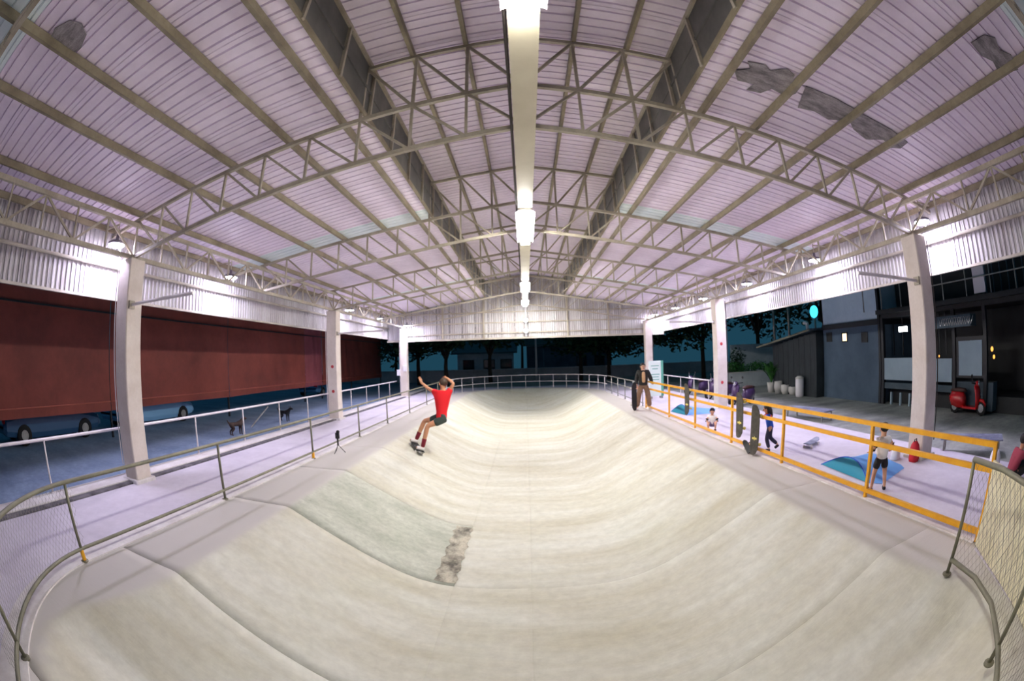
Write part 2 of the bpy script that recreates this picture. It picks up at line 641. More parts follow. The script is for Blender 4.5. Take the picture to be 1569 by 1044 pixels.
for sgn in (-1, 1):
    pts = [(sgn * 4.7, 31.5), (sgn * 4.7, 24.4)] + [(sgn * 4.68 * math.cos(math.pi / 2 * k / 16), 24.5 + 5.55 * math.sin(math.pi / 2 * k / 16)) for k in range(17)] + [(0, 31.5)]
    n = len(pts)
    vs = [(x, y, .005) for x, y in pts] + [(x, y, -.3) for x, y in pts]
    order = list(range(n)) if sgn < 0 else list(range(n - 1, -1, -1))
    fs = [tuple(order), tuple(n + i for i in reversed(order))] + [(i, (i + 1) % n, n + (i + 1) % n, n + i) for i in range(n)]
    tag(obj('floor_corner', MB().add(vs, fs), 'walkway'), 'floor corner behind the far railing on the ' + ('curtain' if sgn < 0 else 'forecourt') + ' side', 'floor', kind='structure')


# ------------------------------------------------------------------ roof sheets
SHW = 0.757


def sheet_mesh(name, m, slope_fn, a0, a1, sgn):
    """one ribbed sheet, SHW wide along +Y from 0, from offset a0 to a1 off the axis"""
    prof = [(0.0, .012), (0.012, .0)]
    for k in range(4):
        y = 0.03 + k * SHW / 4
        prof += [(y + .05, 0), (y + .058, .04), (y + .078, .04), (y + .086, 0)]
    prof += [(SHW - .008, 0.0), (SHW - .004, -.004)]
    vs, fs = [], []
    for a in (a0, a1):
        vs += [(XC + sgn * a, y, slope_fn(a) + z) for y, z in prof]
    n = len(prof)
    vs += [(x, y, z + .012) for x, y, z in vs]
    for i in range(n - 1):
        fs.append((i, i + 1, n + i + 1, n + i))
        fs.append((2 * n + i, 3 * n + i, 3 * n + i + 1, 2 * n + i + 1))
    for b in (0, n):
        for i in range(n - 1):
            fs.append((b + i, 2 * n + b + i, 2 * n + b + i + 1, b + i + 1))
    for i in (0, n - 1):
        fs.append((i, n + i, 3 * n + i, 2 * n + i))
    return MB().add(vs, fs).mesh(name, m)


NS = int((Y1 - Y0) / SHW)
SKY_ROWS = [int((y - Y0) / SHW) for y in (-0.1, 9.55, 19.2)]
for sgn, side in ((-1, 'left'), (1, 'right')):
    word = 'curtain' if sgn < 0 else 'forecourt'
    main = thing('ceiling_' + side, 'ribbed lavender foil roof slope on the %s side' % word, 'roof', kind='structure')
    me = sheet_mesh('roof_sheet', 'foil', zroof, MON_X - .02, HW + FOUT + .1, sgn)
    ms = sheet_mesh('skylight_sheet', 'skylight', zroof, MON_X - .02, HW + FOUT + .1, sgn)
    for k in range(NS):
        s = k in SKY_ROWS
        link('skylight_sheet' if s else 'roof_sheet', ms if s else me, main, (0, Y0 + k * SHW, 0))
    mon = thing('ceiling_monitor_' + side, 'raised roof slope over the middle of the hall on the %s side' % word, 'roof', kind='structure')
    me = sheet_mesh('roof_sheet', 'foil', zmon, 0.0, MON_X + .2, sgn)
    for k in range(NS):
        link('roof_sheet', me, mon, (0, Y0 + k * SHW, 0))
    # clerestory wall
    cl = thing('wall_clerestory_' + side, 'dark panelled wall of the raised roof on the %s side' % word, 'wall', kind='structure')
    x = XC + sgn * MON_X
    pm = MB()
    z0, z1 = zroof(MON_X) - .01, zmon(MON_X)
    pm.box((x - .012, .02, z0), (x + .012, 1.19, z1)).box((x - .012 - sgn * .02, .02, z0 + .45), (x + .012 - sgn * .02, 1.19, z0 + .5))
    pm = pm.mesh('wall_panel', 'clerestory')
    post = MB().box((x - .03 - sgn * .03, -.025, z0 - .02), (x + .03 - sgn * .03, .025, z1)).mesh('wall_post', 'steel')
    for k in range(int((Y1 - Y0) / 1.21)):
        link('wall_panel', pm, cl, (0, Y0 + k * 1.21, 0))
        link('wall_post', post, cl, (0, Y0 + k * 1.21, 0))
    obj('wall_edge_beam', MB().beam((x - sgn * .02, Y0, z0 + .01), (x - sgn * .02, Y1, z0 + .01), .03, .09), 'steel_olive', cl)
    obj('wall_edge_beam', MB().beam((x - sgn * .02, Y0, z1 - .03), (x - sgn * .02, Y1, z1 - .03), .07, .07), 'steel', cl)
    # purlins
    for a in (8.02, 7.05, 5.6, 4.6, 3.5, 2.60):
        z = zroof(a) - .065
        o = obj('purlin_beam', MB().beam((XC + sgn * a, Y0, z), (XC + sgn * a, Y1, z), .06, .11), 'steel_olive')
        d = {8.02: 'out over the fascia', 7.05: 'at the eave', 5.6: 'next above the eave purlin', 4.6: 'in the middle of the slope', 3.5: 'second below the raised roof', 2.60: 'just under the raised roof edge'}[a]
        tag(o, 'olive steel purlin %s on the %s side' % (d, word), 'purlin', 'roof purlins', 'structure')
    for a, d in ((.80, 'beside the ridge'), (1.6, 'near the dark upper wall')):
        z = zmon(a) - .07
        o = obj('purlin_beam', MB().beam((XC + sgn * a, Y0, z), (XC + sgn * a, Y1, z), .06, .11), 'steel_olive')
        tag(o, 'steel purlin of the raised roof %s, %s side' % (d, word), 'purlin', 'roof purlins', 'structure')
    # fascia of upright ribbed sheets below the eave girder
    fx = XC + sgn * (HW + FOUT)
    fw = thing('wall_fascia_' + side, 'upright ribbed metal fascia under the eave on the %s side' % word, 'wall', kind='structure')
    prof = []
    for k in range(6):
        y = k * SHW / 6
        prof += [(y + .004, 0), (y + .055, 0), (y + .07, .026), (y + .11, .026)]
    prof += [(SHW - .004, 0)]
    zt = zroof(HW + FOUT) + .02
    vs = [(fx - sgn * dz, y, z) for z in (3.40, zt) for y, dz in prof]
    n = len(prof)
    vs += [(vx + sgn * .012, vy, vz) for vx, vy, vz in vs]
    fs = []
    for i in range(n - 1):
        fs += [(i, i + 1, n + i + 1, n + i), (2 * n + i, 3 * n + i, 3 * n + i + 1, 2 * n + i + 1),
               (i, 2 * n + i, 2 * n + i + 1, i + 1), (n + i, n + i + 1, 3 * n + i + 1, 3 * n + i)]
    fs += [(0, n, 3 * n, 2 * n), (n - 1, 2 * n - 1, 4 * n - 1, 3 * n - 1)]
    me = MB().add(vs, fs).mesh('fascia_sheet', 'cladding')
    for k in range(NS):
        link('fascia_sheet', me, fw, (0, Y0 + k * SHW, 0))
    obj('fascia_pipe', MB().tube([(fx - sgn * .09, Y0, 4.02), (fx - sgn * .09, Y1, 4.02)], .035), 'steel_white', fw)
    obj('fascia_edge', MB().beam((fx - sgn * .0, Y0, 3.40), (fx, Y1, 3.40), .07, .05), 'steel_white', fw)

# ridge capping keeps the two raised slopes closed
tag(obj('ridge_beam', MB().beam((XC, Y0, zmon(0) - .05), (XC, Y1, zmon(0) - .05), .12, .10), 'steel'), 'steel ridge beam at the very top of the roof', 'beam', kind='structure')

# gable wall
gb = thing('wall_gable', 'upright ribbed metal gable wall above the far opening', 'wall', kind='structure')
GY = 24.76


def gable_top(a):
    a = abs(a)
    return zmon(a) + .02 if a < MON_X else zroof(a) + .02


x = XC - HW - FOUT
gw = SHW
while x < XC + HW + FOUT - .01:
    xe = min(x + gw, XC + HW + FOUT)
    xs = []
    k = 0
    while x + k * gw / 6 < xe - .02:
        y = x + k * gw / 6
        xs += [(y + .004, 0), (min(y + .055, xe), 0), (min(y + .07, xe), .026), (min(y + .11, xe), .026)]
        k += 1
    vs = [(px, GY - dz, 3.24) for px, dz in xs] + [(px, GY - dz, gable_top(px - XC)) for px, dz in xs]
    n = len(xs)
    vs += [(a, b + .012, c) for a, b, c in vs]
    fs = []
    for i in range(n - 1):
        fs += [(i, i + 1, n + i + 1, n + i), (2 * n + i, 3 * n + i, 3 * n + i + 1, 2 * n + i + 1), (i, 2 * n + i, 2 * n + i + 1, i + 1), (n + i, n + i + 1, 3 * n + i + 1, 3 * n + i)]
    obj('gable_sheet', MB().add(vs, fs), 'cladding', gb)
    x = xe
obj('gable_edge', MB().beam((XC - HW - FOUT, GY - .05, 3.24), (XC + HW + FOUT, GY - .05, 3.24), .09, .10), 'steel_white', gb)
for z in (3.55, 4.15, 4.75):
    obj('gable_girt', MB().beam((XC - HW, GY - .06, z), (XC + HW, GY - .06, z), .06, .06), 'steel', gb)
for a in (-4.8, -2.4, 2.4, 4.8):
    obj('gable_post', MB().beam((XC + a, GY - .07, 3.24), (XC + a, GY - .07, gable_top(a) - .1), .07, .07), 'steel', gb)

# ------------------------------------------------------------------ columns
marks = {(-1, 1): [(1.95, 'r'), (1.05, 'r')], (1, 1): [(2.35, 'r'), (.95, 'r')]}
for sgn in (-1, 1):
    for i, y in enumerate(COLY):
        cx = XC + sgn * HW
        w = .205
        word = ['first', 'second', 'third'][i]
        t = thing('concrete_column', '%s pale square concrete column from the open end on the %s side' % (word, 'curtain' if sgn < 0 else 'forecourt'),
                  'column', (cx, y, 0), group='concrete columns', kind='thing')
        ring = lambda e, z: [(-w + e, -w, z), (w - e, -w, z), (w, -w + e, z), (w, w - e, z), (w - e, w, z), (-w + e, w, z), (-w, w - e, z), (-w, -w + e, z)]
        obj('shaft', MB().loft([ring(.02, -.15), ring(.02, 3.22)]), 'column', t)
        ring2 = lambda z: [(px * 1.004, py * 1.004, z) for px, py, _ in ring(.02, 0)]
        obj('head', MB().loft([ring2(3.22), ring2(ZT - .02)]), 'column', t)
        obj('base', MB().bbox((-.27, -.27, -.15), (.27, .27, .07), .02), 'kerb_white', t)
        obj('bearing_plate', MB().box((-.16, -.16, ZT - .02), (.16, .16, ZT + .01)), 'steel', t)
        # horizontal arm pointing into the hall
        if i < 2:
            a = obj('arm', MB().tube([(-sgn * w, -.1, 3.15), (-sgn * 1.0, -.1, 3.17), (-sgn * 2.05, -.1, 3.19)], .03), 'rail_white', t)
            obj('arm_clamp', MB().box((-sgn * w - .05, -.17, 3.08), (-sgn * w + .05, -.03, 3.22)), 'steel', a)
        for z, _ in marks.get((sgn, i), []):
            obj('red_mark', MB().lathe((-sgn * 0.03, -w - .004, z), [(.055, 0), (.06, -.004), (.03, -.012)], 10, 'y'), 'red_mark', t)
        if sgn < 0 and i == 2:
            obj('switch_box', MB().bbox((.0, -w - .1, 1.5), (.22, -w, 1.85), .01), 'lamp_white', t)
            obj('conduit', MB().tube([(-w - .04, -.1, .2), (-w - .04, -.1, 3.2)], .03), 'rail_white', t)
            obj('meter_box', MB().bbox((-w - .2, -.25, 1.25), (-w, -.02, 1.6), .01), 'lamp_white', t)
        else:
            obj('cable', MB().tube([(sgn * (w + .02), -w - .01, z) for z in (.3, 1.4, 2.6, 3.4, 3.9)], .012, 6), 'cable' if sgn > 0 else 'rail_white', t)

# ------------------------------------------------------------------ roof trusses
def build_truss(i, y):
    t = thing('roof_truss', ['roof truss at the open end beyond the first column pair', 'roof truss carried by the first column pair', 'roof truss between the first and second column pairs',
                             'roof truss carried by the second column pair', 'roof truss between the second and third column pairs', 'roof truss against the gable wall'][i] + ', olive steel lattice',
              'roof truss', (0, 0, 0), group='roof trusses', kind='thing')
    nodes = [0, .77, 1.53, 2.3] + [2.3 + (HW - 2.3) * k / 6 for k in range(1, 7)]
    cw = .062
    for s in (-1, 1):
        P = lambda a, z: (XC + s * a, y, z)
        obj('bottom_chord', MB().beam(P(0, ZRB), P(HW, ZT + .04), cw, cw), 'steel', t)
        obj('top_chord', MB().beam(P(0, ZTR), P(HW + .98, ztop(HW + .98)), cw, cw), 'steel', t)
        obj('monitor_chord', MB().beam(P(0, zmon(0) - .14), P(2.28, zmon(2.28) - .14), .06, .06), 'steel', t)
        for k, a in enumerate(nodes):
            if k > 0:
                o = obj('vertical_web', MB().beam(P(a, zbot(a)), P(a, ztop(a)), .036, .036), 'steel', t)
            if k + 1 < len(nodes):
                b = nodes[k + 1]
                obj('diagonal_web', MB().beam(P(b, ztop(b)), P(a, zbot(a)), .036, .036), 'steel', t)
        for k in range(3):
            a, b = nodes[k], nodes[k + 1]
            obj('diagonal_web', MB().beam(P(b, zmon(b) - .14), P(a, ztop(a)), .04, .04), 'steel', t)
            obj('vertical_web', MB().beam(P(b, zmon(b) - .14), P(b, ztop(b)), .045, .045), 'steel', t)
    obj('king_post', MB().beam((XC, y, ZRB), (XC, y, zmon(0) - .14), .05, .05), 'steel', t)


for i, y in enumerate(TRY):
    build_truss(i, y if i < 5 else y - .05)

# eave girders between the columns
for sgn in (-1, 1):
    for i, (ya, yb) in enumerate([(-4.6, 5.05), (5.05, 14.74), (14.74, 24.44)]):
        word = ['at the open end', 'between the first and second columns', 'between the second and third columns'][i]
        t = thing('eave_girder', 'lattice eave girder %s, %s side' % (word, 'curtain' if sgn < 0 else 'forecourt'), 'girder', group='eave girders', kind='thing')
        x = XC + sgn * HW
        obj('bottom_chord', MB().beam((x, ya, ZT + .04), (x, yb, ZT + .04), .09, .08), 'steel', t)
        obj('top_chord', MB().beam((x, ya, ZTE - .1), (x, yb, ZTE - .1), .08, .08), 'steel', t)
        n = 12
        for k in range(n):
            a, b = ya + (yb - ya) * k / n, ya + (yb - ya) * (k + 1) / n
            zz = (ZT + .06, ZTE - .12) if k % 2 == 0 else (ZTE - .12, ZT + .06)
            obj('diagonal_web', MB().beam((x, a, zz[0]), (x, b, zz[1]), .04, .04), 'steel', t)
            obj('vertical_web', MB().beam((x, b, ZT + .06), (x, b, ZTE - .12), .035, .035), 'steel', t)

# ------------------------------------------------------------------ ridge tray and battens
tr = thing('cable_tray', 'long pale cable tray hanging under the trusses along the hall axis', 'cable tray', (0, 0, 0))
for a, b in ((-3, 2.6), (2.6, 8.0), (8.0, 13.4), (13.4, 18.8), (18.8, 24.4)):
    obj('tray_section', MB().bbox((XC - .14, a + .004, 5.0), (XC + .14, b - .004, 5.075), .01), 'tray', tr)
obj('tray_pipe', MB().tube([(XC - .165, -3, 5.05), (XC - .165, 24.4, 5.05)], .018, 6), 'cable', tr)
for y in TRY[:-1]:
    obj('hanger', MB().beam((XC, y, 5.07), (XC, y, ZRB), .04, .04), 'steel', tr)
for y, lab in ((2.2, 'above the near part of the bowl'), (9.15, 'past the first column pair'), (17.3, 'past the second column pair'), (22.2, 'close to the gable wall')):
    t = thing('batten_lamp', 'lit linear lamp under the cable tray ' + lab, 'lamp', (XC, y, 5.0), group='tray lamps')
    hl = .4 if y < 5 else (1.15 if y < 20 else 1.0)
    obj('housing', MB().bbox((-.12, -hl, -.05), (.12, hl, .0), .008), 'lamp_white', t)
    for g_ in (-1, 1):  # wings added to the lamp to keep its upward light out of the raised roof
        obj('added_shield_wing', MB().loft([[(g_ * .115, yy, -.045), (g_ * .19, yy, -.085), (g_ * .19, yy, -.079), (g_ * .115, yy, -.03)] for yy in (-hl, hl)]), 'lamp_white', t)
    obj('diffuser', MB().loft([[(px, yy, pz) for px, pz in ((-.11, -.052), (.11, -.052), (.10, -.15), (-.10, -.15))] for yy in (-hl + .02, hl - .02)]), 'batten_glow', t)
t = thing('gable_lamp_strip', 'upright white conduit with two round lamps on the gable', 'lamp', (0.11, GY - .17, 0))
obj('conduit', MB().box((-.04, -.02, 3.3), (.04, .04, 5.0)), 'lamp_white', t)
for z in (4.22, 3.62):
    o = obj('lamp_can', MB().lathe((0, 0, z), [(.12, -.02), (.13, -.1), (.125, -.14), (.115, -.14)], 16, 'y'), 'lamp_white', t, smooth=True)
    obj('lamp_lens', MB().lathe((0, 0, z), [(.115, -.139), (.09, -.15), (.02, -.155)], 16, 'y'), 'small_glow', o, smooth=True)

# side lamps
proto = None
LY = {-1: [4.82, 8.9, 17.25, 21.5, 23.9], 1: [4.98, 9.02, 13.05, 17.0, 20.6, 24.2]}
for sgn in (-1, 1):
    for k, y in enumerate(LY[sgn]):
        lab = 'round lit lamp %s from the open end under the eave girder, %s side' % (['first', 'second', 'third', 'fourth', 'fifth', 'sixth'][k], 'curtain' if sgn < 0 else 'forecourt')
        loc = (XC + sgn * 7.5, y, 4.31) if not (sgn < 0 and k == 4) else (XC - 6.72, y, 4.08)
        if proto is None:
            t = thing('high_bay_lamp', lab, 'lamp', loc, group='side lamps')
            obj('housing', MB().lathe((0, 0, 0), [(.02, .2), (.035, .2), (.04, .1), (.14, .07), (.195, .045), (.205, .01), (.19, .0)], 20), 'lamp_housing', t, smooth=True)
            obj('diffuser', MB().lathe((0, 0, 0), [(.182, .003), (.182, -.012), (.14, -.03), (.05, -.036)], 20), 'lamp_glow', t, smooth=True)
            obj('hanger', MB().tube([(0, 0, .19), (0, 0, .565)], .012, 6), 'steel', t)
            obj('bracket', MB().beam((0, 0, .40), (-.50, 0, .40), .03, .03), 'steel', t)
            proto = t
        else:
            t = copy_tree(proto)
            t.location = loc
            t['label'] = lab
        t.rotation_euler = (0, 0, 0 if sgn < 0 else math.pi)
        if sgn < 0:
            obj('pull_rod', MB().tube([(.03, .1, .0), (.03, .12, -.38)], .014, 6), 'lamp_white', t)

# torn roof insulation on the slopes
def torn(pts, lab, sgn=1):
    top = [Vector((x, y, zroof(x - XC) - .012)) for x, y in pts]
    bot = [p - Vector((0, 0, .012)) for p in top]
    n = len(pts)
    fs = [tuple(range(n)), tuple(range(2 * n - 1, n - 1, -1))] + [(i, (i + 1) % n, n + (i + 1) % n, n + i) for i in range(n)]
    return tag(obj('torn_insulation', MB().add(top + bot, fs), 'torn'), lab, 'insulation')


torn([(2.78, 3.98), (2.95, 3.84), (2.86, 3.72), (3.1, 3.66), (3.2, 3.73), (3.38, 3.56), (3.52, 3.62), (3.55, 3.72), (3.72, 3.78), (3.74, 3.98), (3.66, 4.12), (3.4, 4.08), (3.3, 4.26), (3.1, 4.3), (3.14, 4.12), (2.9, 4.16)],
     'grey ragged torn insulation hanging between two purlins near the raised roof')
torn([(3.78, 3.74), (4.3, 3.70), (4.9, 3.73), (5.5, 3.70), (5.98, 3.74), (6.02, 3.98), (5.86, 4.12), (5.6, 4.02), (5.35, 4.24), (5.0, 4.16), (4.8, 4.02), (4.5, 4.22), (4.2, 4.18), (3.95, 4.26), (3.86, 4.0)],
     'long grey strip of torn insulation running down the roof slope')
torn([(5.02, 1.28), (5.05, 1.0), (5.2, .88), (5.4, .96), (5.6, .84), (5.9, .9), (5.85, 1.06), (5.72, 1.02), (5.74, 1.26), (5.5, 1.2), (5.3, 1.3)],
     'small ragged patch of torn insulation near the open end, forecourt side')
torn([(-4.55, .84), (-4.36, .78), (-4.16, .88), (-4.1, 1.06), (-4.18, 1.24), (-4.38, 1.32), (-4.56, 1.26), (-4.64, 1.04)],
     'round dark patch of missing insulation on the curtain side slope')


# ------------------------------------------------------------------ railings
def resample(path, step):
    P = [Vector((*p, 0)) for p in path]
    L = [0]
    for a, b in zip(P, P[1:]):
        L.append(L[-1] + (b - a).length)
    out = []
    n = max(1, int(round(L[-1] / step)))
    for k in range(n + 1):
        s = L[-1] * k / n
        j = max(i for i in range(len(L)) if L[i] <= s + 1e-9)
        j = min(j, len(P) - 2)
        f = (s - L[j]) / max(L[j + 1] - L[j], 1e-9)
        out.append(P[j].lerp(P[j + 1], f))
    return out


def railing(name, lab, path, posts, zs, m, r=.024, pr=.024, foot=0.0, names=('top_rail', 'bottom_rail')):
    t = thing(name, lab, 'railing')
    for k, z in enumerate(zs):
        obj('top_rail' if k == 0 else ('mid_rail' if k < len(zs) - 1 else 'bottom_rail'), MB().tube([(x, y, z) for x, y in path], r if k == 0 else r * .9), m, t, smooth=True)
    pm = MB().tube([(0, 0, foot), (0, 0, zs[0])], pr).mesh('post', m, True)
    fm = MB().lathe((0, 0, 0), [(.055, foot), (.055, foot + .012), (.03, foot + .02)], 12).mesh('foot_plate', m)
    for x, y in posts:
        p = link('post', pm, t, (x, y, 0))
        link('foot_plate', fm, p)
    return t


def wire_mesh(path, z0, z1, parent, step=.065, r=.0015):
    P = resample(path, .05)
    n = len(P)
    L = .05 * (n - 1)

    def at(s):
        f = min(max(s / .05, 0), n - 1.001)
        i = int(f)
        return P[i].lerp(P[i + 1], f - i)
    mb = MB()
    hgt = z1 - z0
    for sg in (1, -1):
        s = -hgt
        while s < L + hgt:
            pts = []
            for k in range(9):
                z = z0 + hgt * k / 8
                q = s + sg * (z - z0) * .62
                if 0 <= q <= L:
                    p = at(q)
                    pts.append((p.x, p.y, z))
            if len(pts) > 1:
                mb.tube(pts, r, 3)
            s += step
    o = obj('wire_mesh', mb, 'wire', parent)
    o['kind'] = 'stuff'
    return o


lp = left_path()
posts = [(RAIL_L, y) for y in (2.1, 5.15, 8.42, 11.3, 13.9, 16.8, 19.9, 22.6)] + [(-3.5, near_y(-3.5)), (-1.4, near_y(-1.4))]
t = railing('pipe_railing', 'grey pipe railing curving round the bowl at the open end, curtain side', lp, posts, (.91, .16), 'galv_olive', .026, .022, .01)
wire_mesh(left_path()[11:26], .18, .88, t)
obj('rust_foot', MB().lathe((RAIL_L, 8.42, 0), [(.032, .02), (.032, .14), (.028, .16)], 10), 'yellow', t)
obj('rust_foot', MB().lathe((RAIL_L, 2.1, 0), [(.03, .02), (.03, .14), (.026, .16)], 10), 'yellow', t)

xo = -7.42
railing('pipe_railing', 'white pipe railing on the kerb facing the red curtain', [(xo, y) for y in np.linspace(-5, 24.2, 30)],
        [(xo, y) for y in (-2.5, .2, 3.03, 5.3, 7.45, 9.45, 11.4, 13.3, 15.5, 17.3, 19.2, 21.0, 22.8)], (.93,), 'rail_white', .028, .022, .06)
fp = far_path()
railing('pipe_railing', 'grey pipe railing round the curved far end of the bowl', fp, fp[1:-1:2], (.9, .45), 'rail_white', .026, .02, .005)
gx = 4.62
railing('pipe_railing', 'grey pipe railing continuing the yellow one towards the far end', [(gx, y) for y in np.linspace(16.6, 24.5, 8)],
        [(gx, y) for y in (16.7, 18.2, 19.8, 21.4, 23.0)], (.95, .62, .16), 'galv', .024, .022, .015)
railing('pipe_railing', 'white pipe railing by the parked scooters beyond the walkway', [(7.25, y) for y in np.linspace(15.9, 23.6, 8)],
        [(7.25, y) for y in (16.0, 17.6, 19.3, 21.2, 23.4)], (.95,), 'rail_white', .026, .022, .0)

# yellow railing: square tube
yr = thing('yellow_railing', 'bright yellow square-tube railing along the forecourt side of the bowl', 'railing')
for z, nm in ((1.05, 'top_rail'), (.79, 'mid_rail'), (.12, 'bottom_rail')):
    obj(nm, MB().beam((4.62, 1.98, z), (4.62, 16.2, z), .05, .06), 'yellow', yr)
pm = MB().bbox((-.026, -.026, .01), (.026, .026, 1.08), .004).mesh('post', 'yellow')
for y in (1.98, 4.22, 6.65, 8.84, 11.13, 13.4, 16.2):
    link('post', pm, yr, (4.62, y, 0))

rp = right_path()
t = railing('pipe_railing', 'grey pipe railing curving inside the cream mesh-covered panel', rp, [rp[0], rp[3], rp[6]], (1.1, .16), 'galv_olive', .028, .022, .005)
wire_mesh(rp[:6], .18, 1.06, t, .07)

# cream panel outside that railing
cpath = [(4.56, 1.95), (4.22, 1.5), (3.92, 1.05), (3.62, .62), (3.25, .25), (2.75, -.1), (2.1, -.4)]
t = thing('cream_panel_wall', 'low cream mesh-covered panel curving from the yellow end post', 'panel')
pp = resample(cpath, .42)
for a, b in zip(pp, pp[1:]):
    d = (b - a).normalized() * .004
    obj('panel', MB().beam((a.x + d.x, a.y + d.y, .46), (b.x - d.x, b.y - d.y, .46), .03, .9), 'cream', t)
off = [(x - .03, y + .02) for x, y in cpath]
o = wire_mesh(off, .02, .9, t, .13, .003)


# ------------------------------------------------------------------ red curtain along the yard
CXW = -12.5
ct = thing('hanging_curtain', 'long red-brown fabric curtain hung along the yard above the parked cars', 'curtain', (CXW, 0, 0))
CZ0, CZ1 = .68, 4.15
seams = [-6.0, 0.6, 8.15, 15.0, 22.3, 24.6, 29.5, 36.2]
for k in range(len(seams) - 1):
    a, b = seams[k] + .02, seams[k + 1] - .02
    n = 26
    rows = []
    for j in range(13):
        z = CZ0 + (CZ1 - CZ0) * j / 12
        row = []
        for i in range(n + 1):
            y = a + (b - a) * i / n
            u = i / n
            bul = .10 * math.sin(math.pi * u) * math.sin(math.pi * j / 12) + .018 * math.sin(y * 5.1 + j * .4) + .012 * math.sin(y * 11 + k)
            row.append((bul, y, z + .03 * math.sin(math.pi * u) * (1 if j == 0 else 0)))
        rows.append(row)
    mb = MB().loft(rows, cap=False, closed=False)
    obj('curtain_panel', mb, 'curtain_violet' if k == 4 else 'curtain', ct, smooth=True)
    obj('hem', MB().tube([(rows[1][i][0] + .012, rows[1][i][1], rows[1][i][2] + .0) for i in range(n + 1)], .02, 6), 'curtain_hem', ct, smooth=True)
for y in seams:
    obj('curtain_post', MB().tube([(-.08, y, -.15), (-.08, y, CZ1 + .1)], .05), 'dark_trim', ct)
obj('head_beam', MB().beam((-.08, seams[0], CZ1), (-.08, seams[-1], CZ1), .08, .12), 'dark_trim', ct)
obj('head_strip', MB().beam((.13, seams[0], CZ1 - .5), (.13, seams[-1], CZ1 - .5), .02, .05), 'dark_trim', ct)


# ------------------------------------------------------------------ cars under the curtain
def make_car(name, lab, m, loc, rz, L=4.2, Wd=1.72, Ht=1.45):
    t = thing(name, lab, 'car', loc, rz, 'parked cars')
    hw = Wd / 2
    st = [(-L / 2, .80, .42, .62), (-L / 2 + .12, .92, .30, .82), (-L * .3, 1, .22, .92), (-.2, 1, .2, .93), (L * .2, 1, .2, .92),
          (L * .36, .97, .22, .80), (L / 2 - .12, .9, .28, .68), (L / 2, .76, .4, .58)]
    rings = []
    for x, w, z0, z1 in st:
        w *= hw
        rings.append([(x, -w * .92, z0), (x, w * .92, z0), (x, w, z0 + .15), (x, w, z1 - .12), (x, w * .9, z1), (x, -w * .9, z1), (x, -w, z1 - .12), (x, -w, z0 + .15)])
    obj('body', MB().loft(rings), m, t, smooth=False)
    cab = [(-L * .44, .78, .88), (-L * .30, .74, Ht - .06), (-.1, .74, Ht), (L * .1, .74, Ht - .05), (L * .27, .80, .9)]
    rings = [[(x, -hw * .9, .86), (x, hw * .9, .86), (x, hw * w, z), (x, -hw * w, z)] for x, w, z in cab]
    obj('cabin', MB().loft(rings), 'glass_dark', t)
    obj('roof', MB().loft([[(x, -hw * w * .98, z - .02), (x, hw * w * .98, z - .02), (x, hw * w * .9, z + .03), (x, -hw * w * .9, z + .03)] for x, w, z in cab[1:4]]), m, t)
    for sx in (-1, 1):
        for sy in (-1, 1):
            w = obj('wheel', MB().lathe((sx * L * .31, sy * (hw - .1), .31), [(.2, -.11), (.3, -.1), (.315, 0), (.3, .1), (.2, .11)], 18, 'y'), 'rubber', t, smooth=True)
            obj('hub_cap', MB().lathe((sx * L * .31, sy * (hw - .1 + .02), .31), [(.15, -.1), (.15, .1), (.05, .105)], 14, 'y'), 'galv', w)
    for sy in (-1, 1):
        obj('headlight', MB().ell((L / 2 - .1, sy * hw * .62, .6), (.1, .17, .08)), 'lamp_white', t, smooth=True)
        obj('tail_lamp', MB().ell((-L / 2 + .07, sy * hw * .7, .7), (.07, .14, .09)), 'bag_red', t, smooth=True)
    obj('bumper', MB().beam((L / 2 + .0, -hw * .75, .42), (L / 2 + .0, hw * .75, .42), .1, .16), m, t)
    return t


make_car('parked_car', 'light blue parked car under the red curtain', 'car_blue', (-14.2, 11.3, -.15), math.pi / 2, 4.4)
make_car('parked_car', 'dark navy parked car under the red curtain with a dark bumper', 'car_navy', (-14.15, 6.0, -.15), math.pi / 2, 4.3)
make_car('parked_car', 'steel blue parked car at the open end of the red curtain', 'car_steel', (-13.95, 1.3, -.15), -math.pi / 2, 4.2)
make_car('parked_car', 'blue hatchback parked far along the red curtain', 'car_steel', (-14.2, 27.5, -.15), math.pi / 2, 3.9)

# ------------------------------------------------------------------ people
def skin_mesh(name, verts, edges, radii, m, parent, root=0, sub=2):
    me = bpy.data.meshes.new(name)
    me.from_pydata([tuple(v) for v in verts], edges, [])
    me.materials.append(MATS[m])
    o = link(name, me, parent)
    md = o.modifiers.new('skin', 'SKIN')
    md.use_smooth_shade = True
    sv = me.skin_vertices[0].data
    for i, r in enumerate(radii):
        sv[i].radius = (r, r) if not hasattr(r, '__len__') else r
        sv[i].use_root = (i == root)
    ss = o.modifiers.new('sub', 'SUBSURF')
    ss.levels = ss.render_levels = sub
    return o


